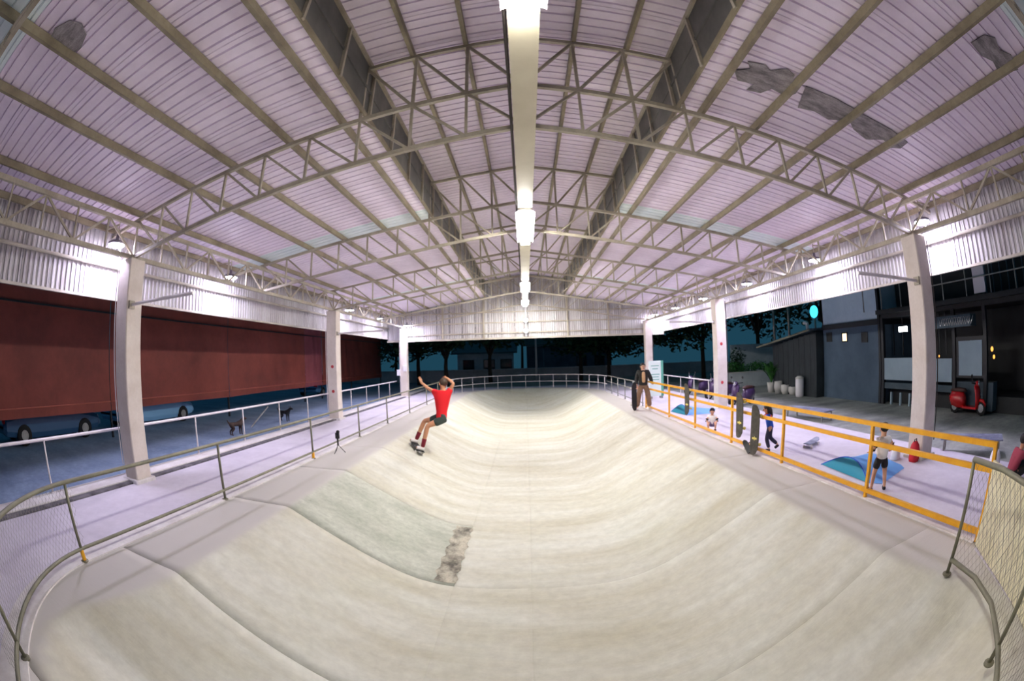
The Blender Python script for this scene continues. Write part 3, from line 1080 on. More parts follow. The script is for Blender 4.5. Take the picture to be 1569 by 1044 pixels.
def person(name, lab, J, h, skin, top, legs, shoes, hair, top_sleeve=.5, leg_cover=1.0, long_hair=False, face=(0, 1, 0), kid=1.0, socks=None, loc=(0, 0, 0), rz=0, pads=False, wide=1.0, group=None, coat=None):
    """J: joints in local metres. body is one skinned surface; clothes and hair are its children"""
    k = h / 1.75
    t = thing(name, lab, 'person', loc, rz, group)
    V, E, R = [], [], []

    def add(p, r, par=None):
        V.append(Vector(p))
        R.append(r * k if not hasattr(r, '__len__') else (r[0] * k, r[1] * k))
        if par is not None:
            E.append((par, len(V) - 1))
        return len(V) - 1
    J = {n: Vector(p) for n, p in J.items()}
    pel = add(J['pelvis'], .115)
    sp = add(J['spine'], .10, pel)
    ch = add(J['chest'], .105, sp)
    nk = add(J['neck'], .055, ch)
    up = (J['head'] - J['neck']).normalized()
    hc = J['head']
    h1 = add(hc - up * .055 * k * kid, .068 * kid, nk)
    h2 = add(hc + up * .02 * k * kid, .092 * kid, h1)
    h3 = add(hc + up * .085 * k * kid, .066 * kid, h2)
    ids = {}
    for s in ('l', 'r'):
        sh = add(J['sho_' + s], .058, ch)
        el = add(J['elb_' + s], .05, sh)
        wr = add(J['wri_' + s], .036, el)
        d = (J['wri_' + s] - J['elb_' + s]).normalized()
        d2 = (J['hand_' + s] - J['wri_' + s])
        d2 = d2.normalized() if d2.length > 1e-4 else d
        side = d2.cross(Vector(face)).normalized() if abs(d2.dot(Vector(face))) < .95 else d2.cross(Vector((0, 0, 1))).normalized()
        nrm = side.cross(d2).normalized()
        pm = add(J['wri_' + s] + d2 * .06 * k, .033, wr)
        for q, (o, l, c) in enumerate(((-.032, .062, .25), (-.011, .074, .3), (.011, .07, .32), (.032, .054, .35))):
            b = J['wri_' + s] + d2 * .085 * k + side * o * k
            f1 = add(b, .011, pm)
            f2 = add(b + (d2 * l * .55 + nrm * c * .02) * k, .0095, f1)
            add(b + (d2 * l + nrm * c * .07) * k, .008, f2)
        b = J['wri_' + s] + d2 * .04 * k - side * .035 * k
        f1 = add(b, .012, pm)
        add(b + (d2 * .035 - side * .03 + nrm * .012) * k, .009, f1)
        hp = add(J['hip_' + s], .092, pel)
        mid = J['hip_' + s].lerp(J['kne_' + s], .5)
        mi = add(mid, .09, hp)
        kn = add(J['kne_' + s], .066, mi)
        ca = add(J['kne_' + s].lerp(J['ank_' + s], .35), .064, kn)
        an = add(J['ank_' + s], .041, ca)
        add(J['toe_' + s].lerp(J['ank_' + s], .35) - Vector((0, 0, .02 * k)), .036, an)
        add(J['toe_' + s], .028, len(V) - 1)
    skin_mesh('body', V, E, R, skin, t)
    # shirt
    v, e, r = [], [], []
    waist = J['pelvis'].lerp(J['spine'], .25)
    seq = [(J['pelvis'].lerp(J['spine'], -.3), .15), (J['spine'], .15), (J['chest'], .175), (J['chest'].lerp(J['neck'], .62), .125), (J['chest'].lerp(J['neck'], .93), .072)]
    for i, (p, rr) in enumerate(seq):
        v.append(p)
        r.append(rr * k * wide)
        if i:
            e.append((i - 1, i))
    for s in ('l', 'r'):
        b = len(v)
        v += [J['sho_' + s], J['sho_' + s].lerp(J['elb_' + s], min(top_sleeve, 1))]
        r += [.092 * k, .078 * k]
        e += [(2, b), (b, b + 1)]
        if top_sleeve > 1:
            v.append(J['elb_' + s].lerp(J['wri_' + s], top_sleeve - 1))
            r.append(.05 * k)
            e.append((b + 1, b + 2))
    skin_mesh('shirt', v, e, r, top, t, root=1)
    # trousers or shorts
    v, e, r = [J['pelvis'].lerp(J['spine'], .6), J['pelvis']], [(0, 1)], [.15 * k, .162 * k]
    for s in ('l', 'r'):
        b = len(v)
        v.append(J['hip_' + s])
        r.append(.118 * k)
        e.append((1, b))
        if leg_cover <= 1:
            v.append(J['hip_' + s].lerp(J['kne_' + s], leg_cover))
            r.append((.118 - .012 * leg_cover) * k)
            e.append((b, b + 1))
        else:
            v += [J['kne_' + s], J['kne_' + s].lerp(J['ank_' + s], leg_cover - 1)]
            r += [.088 * k * wide, .07 * k * wide * wide]
            e += [(b, b + 1), (b + 1, b + 2)]
    skin_mesh('trousers' if leg_cover > 1 else 'shorts', v, e, r, legs, t, root=1)
    for s in ('l', 'r'):
        a, b = J['ank_' + s], J['toe_' + s]
        dr = Vector((0, 0, -1))
        heel = a + (a - b) * .28 + Vector((0, 0, -.045 * k))
        skin_mesh('shoe', [heel, a.lerp(b, .3) + Vector((0, 0, -.03 * k)), b], [(0, 1), (1, 2)], [.052 * k, .062 * k, .05 * k], shoes, t, root=1, sub=1)
        if socks:
            skin_mesh('sock', [a, a.lerp(J['kne_' + s], .22), a.lerp(J['kne_' + s], .46)], [(0, 1), (1, 2)], [.05 * k, .062 * k, .073 * k], socks, t, root=1, sub=1)
        if pads:
            skin_mesh('elbow_pad', [J['elb_' + s].lerp(J['sho_' + s], .18), J['elb_' + s], J['elb_' + s].lerp(J['wri_' + s], .25)], [(0, 1), (1, 2)], [.06 * k, .066 * k, .058 * k], 'black', t, root=1, sub=1)
    # head details
    f = Vector(face)
    f = (f - up * f.dot(up)).normalized()
    sd = f.cross(up).normalized()
    rot = Matrix((sd, f, up)).transposed()
    hk = k * kid
    hm = MB()
    hm.ell(hc + up * .042 * hk - f * .034 * hk, (.102 * hk, .098 * hk, .094 * hk), 14, 8, rot)
    if long_hair:
        hm.tube([hc + up * .05 * hk - f * .07 * hk, hc - up * .06 * hk - f * .085 * hk, hc - up * .2 * hk - f * .09 * hk, hc - up * .3 * hk - f * .08 * hk], n=10,
                radii=[.085 * hk, .09 * hk, .075 * hk, .03 * hk])
    obj('hair', hm, hair, t, smooth=True)
    obj('nose', MB().ell(hc + f * .095 * hk - up * .015 * hk, (.013 * hk, .02 * hk, .022 * hk), 8, 6, rot), skin, t, smooth=True)
    obj('mouth', MB().ell(hc + f * .082 * hk - up * .055 * hk, (.024 * hk, .008 * hk, .007 * hk), 8, 5, rot), 'sock_maroon', t, smooth=True)
    for sg in (-1, 1):
        obj('eye', MB().ell(hc + f * .084 * hk + sd * sg * .035 * hk + up * .012 * hk, (.013 * hk, .009 * hk, .008 * hk), 8, 5, rot), 'hair_black', t, smooth=True)
        obj('ear', MB().ell(hc + sd * sg * .095 * hk - up * .005 * hk, (.012 * hk, .022 * hk, .032 * hk), 8, 6, rot), skin, t, smooth=True)
    return t


def stand(h, kid=1.0, stance=.1, lean=0.0):
    k = h / 1.75
    lg = 1.0 if kid == 1 else .92
    j = dict(pelvis=(0, 0, .95 * lg), spine=(0, -.01, 1.13 * lg), chest=(0, lean * .3, 1.31 * lg), neck=(0, lean * .5, 1.46 * lg), head=(0, lean * .6 + .01, 1.60 if kid == 1 else 1.545))
    for s, g in (('l', -1), ('r', 1)):
        j['sho_' + s] = (g * .185, lean * .4, 1.41 * lg)
        j['elb_' + s] = (g * .25, -.03, 1.14 * lg)
        j['wri_' + s] = (g * .26, .08, .92 * lg)
        j['hand_' + s] = (g * .26, .12, .84 * lg)
        j['hip_' + s] = (g * .09, 0, .91 * lg)
        j['kne_' + s] = (g * (.09 + stance * .4), .03, .50 * lg)
        j['ank_' + s] = (g * (.09 + stance * .6), 0, .085)
        j['toe_' + s] = (g * (.1 + stance * .8), .17, .04)
    return {n: Vector(p) * k for n, p in j.items()}


# --- skateboards
def make_board(name, lab, m, L=.82, Wd=.22, cat='skateboard', loc=(0, 0, 0), rot=None, group=None, logo=False):
    """deck along local X, wheels on local -Z"""
    t = thing(name, lab, cat, loc, 0, group)
    if rot is not None:
        t.rotation_mode = 'QUATERNION'
        t.rotation_quaternion = rot
    prof = [(-.5, .30, .035), (-.47, .62, .026), (-.38, .92, .008), (-.2, 1, 0), (0, 1, 0), (.2, 1, 0), (.38, .92, .008), (.47, .6, .03), (.5, .28, .04)]
    rings = []
    for x, w, z in prof:
        w *= Wd / 2
        rings.append([(x * L, -w, z), (x * L, w, z), (x * L, w, z + .013), (x * L, -w, z + .013)])
    d = obj('deck', MB().loft(rings), m, t, smooth=False)
    for sx in (-1, 1):
        tk = obj('truck', MB().box((sx * L * .29 - .03, -.03, -.035), (sx * L * .29 + .03, .03, 0.0)).tube([(sx * L * .29, -.1, -.05), (sx * L * .29, .1, -.05)], .012, 8), 'chrome', t)
        for sy in (-1, 1):
            obj('wheel', MB().lathe((sx * L * .29, sy * .1, -.055), [(.02, -.022), (.033, -.018), (.035, 0), (.033, .018), (.02, .022)], 14, 'y'), 'logo_yellow' if logo else 'shoe_white', t, smooth=True)
    if logo:
        obj('deck_logo', MB().box((-.16 * L - .03, -.07, .0132), (-.16 * L + .01, .07, .0145)).box((-.16 * L - .05, -.012, .0132), (-.16 * L + .03, .012, .0146)), 'logo_yellow', t)
    return t


def frame_quat(xd, zd):
    xd = Vector(xd).normalized()
    zd = Vector(zd)
    zd = (zd - xd * zd.dot(xd)).normalized()
    yd = zd.cross(xd)
    return Matrix((xd, yd, zd)).transposed().to_quaternion()


# --- the skater on the bank
B0 = bowl_hit(637, 689)
bd = Vector((.39, -.62, 0)).normalized()
e = .12
p1 = Vector((B0.x + bd.x * e, B0.y + bd.y * e, bowl_z(B0.x + bd.x * e, B0.y + bd.y * e)))
p0 = Vector((B0.x - bd.x * e, B0.y - bd.y * e, bowl_z(B0.x - bd.x * e, B0.y - bd.y * e)))
bx = (p1 - p0).normalized()
gz = (bowl_z(B0.x + .1, B0.y) - bowl_z(B0.x - .1, B0.y)) / .2
bn = Vector((-gz, 0, 1)).normalized()
bz = (bn - bx * bn.dot(bx)).normalized()
BC = Vector((B0.x, B0.y, bowl_z(B0.x, B0.y))) + bz * .087
make_board('surf_skateboard', 'dark skateboard with white wheels under the skater in red', 'deck_black', .84, .24, loc=BC, rot=frame_quat(bx, bz))
Yb = BC.y


def q(px, py, dy=0.0):
    return aty(px, py, Yb + dy)


footA = BC - bx * .25 + bz * .10
footB = BC + bx * .24 + bz * .10
side = bz.cross(bx).normalized()
if side.x > 0:
    side = -side
SJ = dict(pelvis=q(676.5, 641), spine=q(677, 622, .02), chest=q(678, 606, .03), neck=q(678.5, 597, .03), head=q(678.5, 588.5, .05),
          sho_l=q(667.5, 601.5, .06), elb_l=q(656, 595.5, .12), wri_l=q(645, 586, .16), hand_l=q(642.5, 577, .16),
          sho_r=q(688, 600.5, .0), elb_r=q(695, 588, -.05), wri_r=q(685, 580, .06), hand_r=q(676, 579.5, .12),
          hip_l=q(672.5, 642, .08), kne_l=q(650.5, 645, .2), ank_l=footA + side * -.02, toe_l=footA + side * .15 - bz * .04,
          hip_r=q(679, 643, -.06), kne_r=q(655, 653, -.12), ank_r=footB + side * -.04, toe_r=footB + side * .14 - bz * .04)
org = Vector((BC.x, BC.y, BC.z))
SJ = {n: p - org for n, p in SJ.items()}
person('person', 'skater in a red shirt and dark shorts riding up the bank, arms raised', SJ, 1.8, 'skin', 'shirt_red', 'shorts_green', 'shoe_white', 'hair_brown',
       top_sleeve=.5, leg_cover=.62, face=(-.75, .65, 0), socks='sock_maroon', loc=org, wide=1.0, kid=1.15)

# --- woman with a longboard at the end of the yellow railing
wp = atz(986, 628.5)
J = stand(1.78, stance=.25)
J['elb_l'] = Vector((-.30, .02, 1.14))
J['wri_l'] = Vector((-.33, .12, .98))
J['hand_l'] = Vector((-.34, .2, .98))
person('person', 'woman in a black open jacket and wide brown trousers holding a longboard upright', J, 1.78, 'skin_pale', 'coat_black', 'trousers_brown', 'shoe_white', 'hair_black',
       top_sleeve=1.9, leg_cover=1.93, long_hair=True, face=(0, 1, 0), loc=(wp.x, wp.y, 0), rz=math.radians(172), wide=1.18)
w_root = [o for o in COL.objects if o.name.startswith('person') and o.get('label', '').startswith('woman')][0]
skin_mesh('tan_top', [J['pelvis'] + Vector((0, .13, .06)), J['chest'] + Vector((0, .165, 0)), J['neck'] + Vector((0, .10, -.05))], [(0, 1), (1, 2)], [.07, .075, .05], 'top_tan', w_root, root=1)
lb = make_board('longboard', 'dark longboard held upright beside the woman in the jacket', 'deck_black', 1.05, .24, 'longboard', group='longboards')
lb.location = (wp.x - .40, wp.y - .14, .545)
lb.rotation_mode = 'QUATERNION'
lb.rotation_quaternion = frame_quat((0, .02, 1), (.5, -1, 0))

# --- longboards on the yellow railing
for (yy, z0, lab, m, L) in ((8.23, .26, 'grey-brown longboard hooked over the yellow top rail', 'grip', .97),
                            (11.45, .36, 'grey longboard hung on the yellow rail beyond the crouching child', 'grip', .88)):
    b = make_board('longboard', lab, m, L, .25, 'longboard', group='longboards', logo=True)
    b.location = (4.50, yy, z0 + L / 2)
    b.rotation_mode = 'QUATERNION'
    b.rotation_quaternion = frame_quat((-.01, 0, 1), (-1, -.15, 0))
b = make_board('longboard', 'grey-brown longboard standing on the deck in front of the girl', 'grip', 1.0, .25, 'longboard', group='longboards', logo=True)
b.location = (4.49, 7.52, .53)
b.rotation_mode = 'QUATERNION'
b.rotation_quaternion = frame_quat((.02, .0, 1), (-1, -.25, 0))
b = make_board('skateboard', 'small black skateboard leaning on the yellow bottom rail', 'black', .4, .13)
b.location = (4.52, 7.86, .11)
b.rotation_mode = 'QUATERNION'
b.rotation_quaternion = frame_quat((.1, .85, .42), (-.9, 0, .5))
b = make_board('skateboard', 'grey skateboard lying wheels up on the pale walkway', 'mat_grey', .72, .2)
sp_ = atz(1243, 684)
b.location = (sp_.x, sp_.y, .085)
b.rotation_mode = 'QUATERNION'
b.rotation_quaternion = frame_quat((.9, .5, 0), (0, 0, 1))

# --- girl pushing along behind the rail
gp = atz(1166, 691)
J = stand(1.02, kid=1.3)
k = 1.02 / 1.75
for n, p in dict(chest=(0, .08, 1.2), neck=(0, .13, 1.33), head=(0, .17, 1.5), sho_l=(-.17, .1, 1.28), sho_r=(.17, .1, 1.28), elb_l=(-.24, .3, 1.22), wri_l=(-.2, .52, 1.35), hand_l=(-.2, .6, 1.42),
                 elb_r=(.25, .28, 1.2), wri_r=(.15, .5, 1.32), hand_r=(.13, .58, 1.38), kne_l=(-.1, .12, .46), ank_l=(-.1, .0, .085), toe_l=(-.1, .17, .04),
                 kne_r=(.1, -.02, .46), ank_r=(.12, -.34, .2), toe_r=(.12, -.22, .07)).items():
    J[n] = Vector(p) * k
g = person('person', 'girl in a blue shirt with orange shoulders striding behind the longboards', J, 1.02, 'skin_pale', 'shirt_blue', 'jeans_dark', 'shoe_dark', 'hair_black',
           top_sleeve=.5, leg_cover=1.9, long_hair=True, face=(0, 1, 0), kid=1.3, loc=(5.0, gp.y - .1, 0), rz=math.radians(60))
yc_ = J['chest'].lerp(J['neck'], .3)
obj('orange_yoke', MB().ell(yc_, (.215 * k, .165 * k, .13 * k), 16, 10), 'shirt_orange', g, smooth=True)

# --- small child crouching at the rail
cp = atz(1082, 661)
k = .95 / 1.75
CJ = dict(pelvis=(0, -.1, .30), spine=(0, -.06, .47), chest=(0, .02, .64), neck=(0, .08, .78), head=(0, .12, .95),
          sho_l=(-.17, .04, .73), elb_l=(-.28, .14, .55), wri_l=(-.2, .3, .42), hand_l=(-.18, .38, .38),
          sho_r=(.17, .04, .73), elb_r=(.28, .14, .55), wri_r=(.2, .3, .42), hand_r=(.18, .38, .38),
          hip_l=(-.1, -.08, .28), kne_l=(-.2, .25, .45), ank_l=(-.17, .12, .085), toe_l=(-.18, .28, .04),
          hip_r=(.1, -.08, .28), kne_r=(.2, .25, .45), ank_r=(.17, .12, .085), toe_r=(.18, .28, .04))
person('person', 'small child in a white shirt crouching behind the yellow rail', {n: Vector(p) * k for n, p in CJ.items()}, .95, 'skin_pale', 'shirt_white', 'shorts_violet', 'shoe_dark', 'hair_black',
       leg_cover=.8, kid=1.35, face=(0, 1, 0), loc=(4.92, cp.y, 0), rz=math.radians(150), pads=True)

# --- boy in white shirt
bp = atz(1350, 750)
J = stand(1.03, kid=1.3, stance=.2)
k = 1.03 / 1.75
for n, p in dict(elb_l=(-.3, -.06, 1.12), wri_l=(-.34, .1, 1.0), hand_l=(-.34, .18, .96), elb_r=(.3, -.08, 1.12), wri_r=(.30, .1, .98), hand_r=(.28, .18, .95)).items():
    J[n] = Vector(p) * k
person('person', 'boy in a white shirt and black shorts standing behind the yellow rail', J, 1.03, 'skin_pale', 'shirt_white', 'black', 'shoe_dark', 'hair_black',
       leg_cover=.75, kid=1.3, loc=(bp.x - .1, bp.y, 0), rz=math.radians(-25), pads=True, wide=1.12)

# --- seated person at the kerb
qp = atz(1548, 738)
k = 1.35 / 1.75
QJ = dict(pelvis=(0, -.05, .14), spine=(0, .02, .30), chest=(0, .12, .47), neck=(0, .2, .60), head=(0, .25, .74),
          sho_l=(-.18, .15, .56), elb_l=(-.24, .36, .40), wri_l=(-.14, .56, .30), hand_l=(-.1, .64, .27),
          sho_r=(.18, .15, .56), elb_r=(.24, .36, .40), wri_r=(.14, .56, .30), hand_r=(.1, .64, .27),
          hip_l=(-.1, -.02, .13), kne_l=(-.18, .42, .30), ank_l=(-.12, .72, .085), toe_l=(-.12, .88, .06),
          hip_r=(.1, -.02, .13), kne_r=(.18, .42, .30), ank_r=(.12, .72, .085), toe_r=(.12, .88, .06))
person('person', 'person in a maroon shirt sitting on the floor leaning forward', {n: Vector(p) * k for n, p in QJ.items()}, 1.35, 'skin', 'shirt_maroon', 'black', 'shoe_dark', 'hair_black',
       leg_cover=1.9, kid=1.1, loc=(qp.x, qp.y, 0), rz=math.radians(-125))


# ------------------------------------------------------------------ tents, bags and small things on the walkway
def tent(lab, A, B, back, hgt):
    """pop-up shelter: teal arched face from A to B, pale blue shell stretched back to the ground outline"""
    A, B = Vector(A), Vector(B)
    t = thing('play_tent', lab, 'tent', A.lerp(B, .5))
    o = A.lerp(B, .5)
    n = 16
    lean = (Vector(back[1]) - o).normalized() * hgt * .5
    arch = [A.lerp(B, i / n) + (Vector((0, 0, hgt)) + lean) * math.sin(math.pi * i / n) - o for i in range(n + 1)]
    base = [A.lerp(B, i / n) + Vector((0, 0, .006)) - o for i in range(n + 1)]
    mid = [a.lerp(b, .5) - lean * .25 * math.sin(math.pi * i / n) for i, (a, b) in enumerate(zip(arch, base))]
    obj('front_face', MB().loft([base, mid, arch], cap=False, closed=False), 'tent_teal', t, smooth=True)
    pts = [A] + [Vector(p) for p in back] + [B]
    L = [0]
    for p, q_ in zip(pts, pts[1:]):
        L.append(L[-1] + (q_ - p).length)
    outl = []
    for i in range(n + 1):
        d_ = L[-1] * i / n
        k_ = min(max(m_ for m_ in range(len(L)) if L[m_] <= d_ + 1e-9), len(pts) - 2)
        outl.append(pts[k_].lerp(pts[k_ + 1], (d_ - L[k_]) / (L[k_ + 1] - L[k_])) + Vector((0, 0, .006)) - o)
    rows = []
    for u in (0, .25, .5, .75, 1):
        rows.append([a.lerp(b, u) - Vector((0, 0, .10 * hgt * math.sin(math.pi * u) * math.sin(math.pi * i / n))) for i, (a, b) in enumerate(zip(arch, outl))])
    obj('shell', MB().loft(rows, cap=False, closed=False), 'tent_blue', t, smooth=True)
    obj('arch_rod', MB().tube(arch, .01, 6), 'shirt_blue', t)
    return t


tent('teal and pale blue pop-up shelter on the walkway behind the boy', atz(1258, 712), atz(1330, 741), [atz(1336, 694), atz(1388, 716), atz(1352, 742)], .26)
tent('small teal pop-up shelter far along the walkway near the yellow rail', atz(1028, 631), atz(1052, 637), [atz(1052, 624), atz(1098, 627), atz(1090, 634)], .3)


def bag(name, lab, c, sx, sy, sz, m, rz=0):
    t = thing(name, lab, 'bag', c, rz)
    rings = []
    for u, f in ((0, .9), (.15, 1), (.6, .95), (.85, .75), (1, .4)):
        rings.append([(sx / 2 * f * cx_, sy / 2 * f * cy_, sz * u) for cx_, cy_ in ((-1, -.6), (-.6, -1), (.6, -1), (1, -.6), (1, .6), (.6, 1), (-.6, 1), (-1, .6))])
    obj('body', MB().loft(rings), m, t, smooth=True)
    obj('strap', MB().tube([(-sx * .2, 0, sz * .9), (-sx * .15, 0, sz * 1.12), (sx * .15, 0, sz * 1.12), (sx * .2, 0, sz * .9)], .012, 6), 'black', t)
    return t


p = atz(1390, 697)
bag('backpack', 'red backpack standing at the foot of the first forecourt column', (p.x - .3, p.y - .42, 0), .2, .2, .36, 'bag_red')
p = atz(1378, 700)
bag('tote_bag', 'white and violet tote bag beside the red backpack', (p.x - .22, p.y - .06, 0), .26, .18, .2, 'bag_white', .4)
p = atz(1536, 728)
bag('tote_bag', 'white bag behind the seated person', (p.x + .25, p.y + .35, 0), .28, .2, .32, 'bag_white', .8)


def bench(lab, c, L, Wd, hz, m, rz):
    t = thing('low_bench', lab, 'bench', c, rz)
    for i in range(4):
        y = -Wd / 2 + Wd * (i + .5) / 4
        obj('slat', MB().bbox((-L / 2, y - Wd / 9, hz - .03), (L / 2, y + Wd / 9, hz), .006), m, t)
    for sx in (-1, 1):
        for sy in (-1, 1):
            obj('leg', MB().beam((sx * L * .44, sy * Wd * .4, 0), (sx * L * .44, sy * Wd * .4, hz - .03), .04, .04), 'galv', t)
        obj('cross_bar', MB().beam((sx * L * .44, -Wd * .4, hz - .05), (sx * L * .44, Wd * .4, hz - .05), .04, .04), 'galv', t)
    return t


p = atz(1478, 702, -.12)
bench('low grey slatted bench between the first forecourt column and the yellow end post', (p.x + .3, p.y, -.12), 1.6, .6, .36, 'mat_grey', math.radians(-62))
p = atz(1225, 645, -.12)
bench('low grey slatted bench on the forecourt edge behind the striding girl', (p.x + .4, p.y, -.12), 1.8, .6, .34, 'mat_grey', math.radians(-80))

# camera on a small tripod on the deck
cp = atz(519, 694)
t = thing('action_camera', 'small black camera on a mini tripod standing on the deck', 'camera', (cp.x, cp.y, 0))
obj('camera_body', MB().bbox((-.05, -.03, .34), (.05, .03, .48), .012), 'black', t)
obj('grip', MB().tube([(0, 0, .17), (0, 0, .34)], .022), 'black', t)
obj('lens', MB().lathe((.03, -.03, .44), [(.028, 0), (.028, -.03), (.02, -.035)], 12, 'y'), 'glass_dark', t)
obj('head', MB().ell((.02, 0, .5), (.045, .035, .04)), 'black', t, smooth=True)
for a in (0.3, 2.4, 4.5):
    obj('leg', MB().tube([(0, 0, .19), (.09 * math.cos(a), .09 * math.sin(a), .09), (.17 * math.cos(a), .17 * math.sin(a), .004)], .009, 6), 'black', t)


# ------------------------------------------------------------------ dogs
def dog(lab, m, loc, rz):
    t = thing('dog', lab, 'dog', loc, rz)
    V = [(0, -.22, .36), (0, -.05, .35), (0, .14, .37), (0, .23, .44), (0, .30, .52), (0, .38, .51), (0, .43, .49)]
    E = [(i, i + 1) for i in range(6)]
    R = [.07, .072, .09, .06, .062, .042, .028]

    def ch(root, pts, rr):
        pr = root
        for p, r in zip(pts, rr):
            V.append(p)
            R.append(r)
            E.append((pr, len(V) - 1))
            pr = len(V) - 1
    for g in (-1, 1):
        ch(2, [(g * .06, .15, .3), (g * .065, .15, .17), (g * .065, .145, .03), (g * .065, .18, .018)], [.045, .027, .022, .022])
        ch(0, [(g * .06, -.20, .3), (g * .065, -.14, .22), (g * .065, -.25, .13), (g * .065, -.235, .03), (g * .065, -.2, .018)], [.055, .04, .025, .021, .021])
    ch(0, [(0, -.32, .42), (0, -.38, .52)], [.025, .014])
    skin_mesh('body', V, E, R, m, t, root=1)
    for g in (-1, 1):
        obj('ear', MB().loft([[(g * .025, .27, .56), (g * .06, .29, .56), (g * .05, .30, .56)], [(g * .045, .28, .63), (g * .05, .285, .63), (g * .048, .29, .63)]]), m, t)
        obj('eye', MB().ell((g * .035, .35, .54), .009, 8, 5), 'black', t)
    return t


p = atz(437, 646, -.15)
dog('black dog standing side-on on the yard beyond the white railing', 'black', (p.x, p.y, -.15), math.radians(-95))
p = atz(364, 667, -.15)
dog('dark brown dog walking away on the yard beside a railing post', 'dog_brown', (p.x, p.y, -.15), math.radians(-20))
# steel prop leaning on the yard side of the white rail
p = atz(385, 655, -.15)
tag(obj('steel_prop', MB().tube([(p.x, p.y, -.15), (p.x + .45, p.y + .6, .55)], .03), 'galv'), 'grey steel prop leaning by the white railing near the dogs', 'pole')

# ------------------------------------------------------------------ scooters
def scooter(lab, m, loc, rz, group=None, m2='seat_brown'):
    t = thing('motor_scooter', lab, 'scooter', loc, rz, group)
    for x in (-.6, .6):
        w = obj('wheel', MB().lathe((x, 0, .22), [(.13, -.05), (.2, -.045), (.22, 0), (.2, .045), (.13, .05)], 20, 'y'), 'rubber', t, smooth=True)
        obj('hub_cap', MB().lathe((x, 0, .22), [(.12, -.052), (.12, .052), (.03, .056)], 14, 'y'), 'chrome', w)
    # leg shield, floor, rear cowl
    sh = [(.44, .16, .20), (.46, .2, .45), (.42, .21, .7), (.36, .17, .86)]
    obj('leg_shield', MB().loft([[(x - .03, -w, z), (x - .03, w, z), (x + .03, w * .8, z), (x + .06, 0, z), (x + .03, -w * .8, z)] for x, w, z in sh]), m, t, smooth=True)
    obj('floorboard', MB().bbox((-.2, -.17, .19), (.45, .17, .25), .02), m, t)
    cw = [(-.84, .06, .34, .56), (-.72, .15, .26, .66), (-.45, .2, .2, .68), (-.22, .17, .2, .64), (-.14, .1, .22, .5)]
    obj('rear_cowl', MB().loft([[(x, -w * .7, a), (x, w * .7, a), (x, w, (a + b) / 2), (x, w * .6, b), (x, -w * .6, b), (x, -w, (a + b) / 2)] for x, w, a, b in cw]), m, t, smooth=True)
    fd = [(.42, .05, .40), (.55, .075, .47), (.68, .075, .45), (.8, .05, .33)]
    obj('front_fender', MB().loft([[(x, -w, z - .06), (x, w, z - .06), (x, w * .6, z + .02), (x, -w * .6, z + .02)] for x, w, z in fd]), m, t, smooth=True)
    obj('seat', MB().loft([[(x, -w, .66), (x, w, .66), (x, w * .8, z), (x, -w * .8, z)] for x, w, z in ((-.78, .09, .72), (-.5, .13, .77), (-.2, .12, .75), (-.1, .06, .70))]), m2, t, smooth=True)
    hb = obj('handlebar', MB().tube([(.3, -.32, .95), (.34, -.12, .92), (.36, 0, .9), (.34, .12, .92), (.3, .32, .95)], .02), 'black', t, smooth=True)
    obj('steering_head', MB().ell((.38, 0, .90), (.1, .11, .09)), m, t, smooth=True)
    obj('headlight', MB().lathe((.44, 0, .90), [(.075, 0), (.075, .04), (.04, .06)], 14, 'x'), 'chrome', t, smooth=True)
    for g in (-1, 1):
        ml = obj('mirror_stem', MB().tube([(.32, g * .22, .94), (.30, g * .30, 1.12)], .007, 6), 'chrome', t)
        obj('mirror', MB().lathe((.30, g * .31, 1.14), [(.05, -.008), (.055, 0), (.05, .008)], 12, 'x'), 'black', ml)
    obj('fork', MB().tube([(.45, 0, .5), (.6, .06, .22)], .025), 'chrome', t)
    obj('tail_lamp', MB().ell((-.84, 0, .5), (.03, .05, .04)), 'bag_red', t, smooth=True)
    return t


pa, pb = atz(1461, 633, -.12), atz(1504, 638, -.12)
c = (pa + pb) / 2
scooter('red motor scooter parked in front of the dark shopfront', 'red_scooter', (c.x, c.y, -.12), math.atan2(pb.y - pa.y, pb.x - pa.x))
scooter('dark violet scooter parked behind the white railing next to the second forecourt column', 'violet_bike', (8.6, 15.6, -.12), math.radians(200), 'violet scooters')
scooter('dark violet scooter parked behind the white railing in the middle of its row', 'violet_bike', (8.9, 18.4, -.12), math.radians(185), 'violet scooters')
scooter('dark violet scooter parked behind the white railing beside the notice stand', 'violet_bike', (8.9, 21.2, -.12), math.radians(190), 'violet scooters')

# ------------------------------------------------------------------ sign by the third forecourt column
sg = thing('notice_stand', 'white and teal notice stand beside the woman', 'sign', (6.05, 19.6, 0))
obj('board', MB().bbox((-.3, -.04, .1), (.3, .04, 1.75), .01), 'sign_white', sg)
obj('side_panel', MB().bbox((.3, -.05, .1), (.42, .05, 1.75), .01), 'sign_teal', sg)
for z, w in ((1.5, .2), (1.36, .14), (1.1, .22), (.98, .18), (.86, .2)):
    obj('print_line', MB().box((-w, -.043, z), (w, -.0405, z + .035)), 'sign_teal', sg)
for x in (-.22, .3):
    obj('foot', MB().box((x - .03, -.2, 0), (x + .03, .2, .1)), 'galv', sg)

# ------------------------------------------------------------------ buildings on the forecourt
BX = 13.0


def R(px0, py0, px1, py1, X=BX):
    """photo rectangle on the plane x = X -> (y0, y1, z0, z1)"""
    a, b = atx(px0, py0, X), atx(px1, py1, X)
    return min(a.y, b.y), max(a.y, b.y), min(a.z, b.z), max(a.z, b.z)


def slab(name, r, m, parent, x0=BX, t=.06, bev=False):
    y0, y1, z0, z1 = r
    return obj(name, MB().box((x0 - parent.location.x, y0, z0), (x0 - parent.location.x + t, y1, z1)), m, parent)


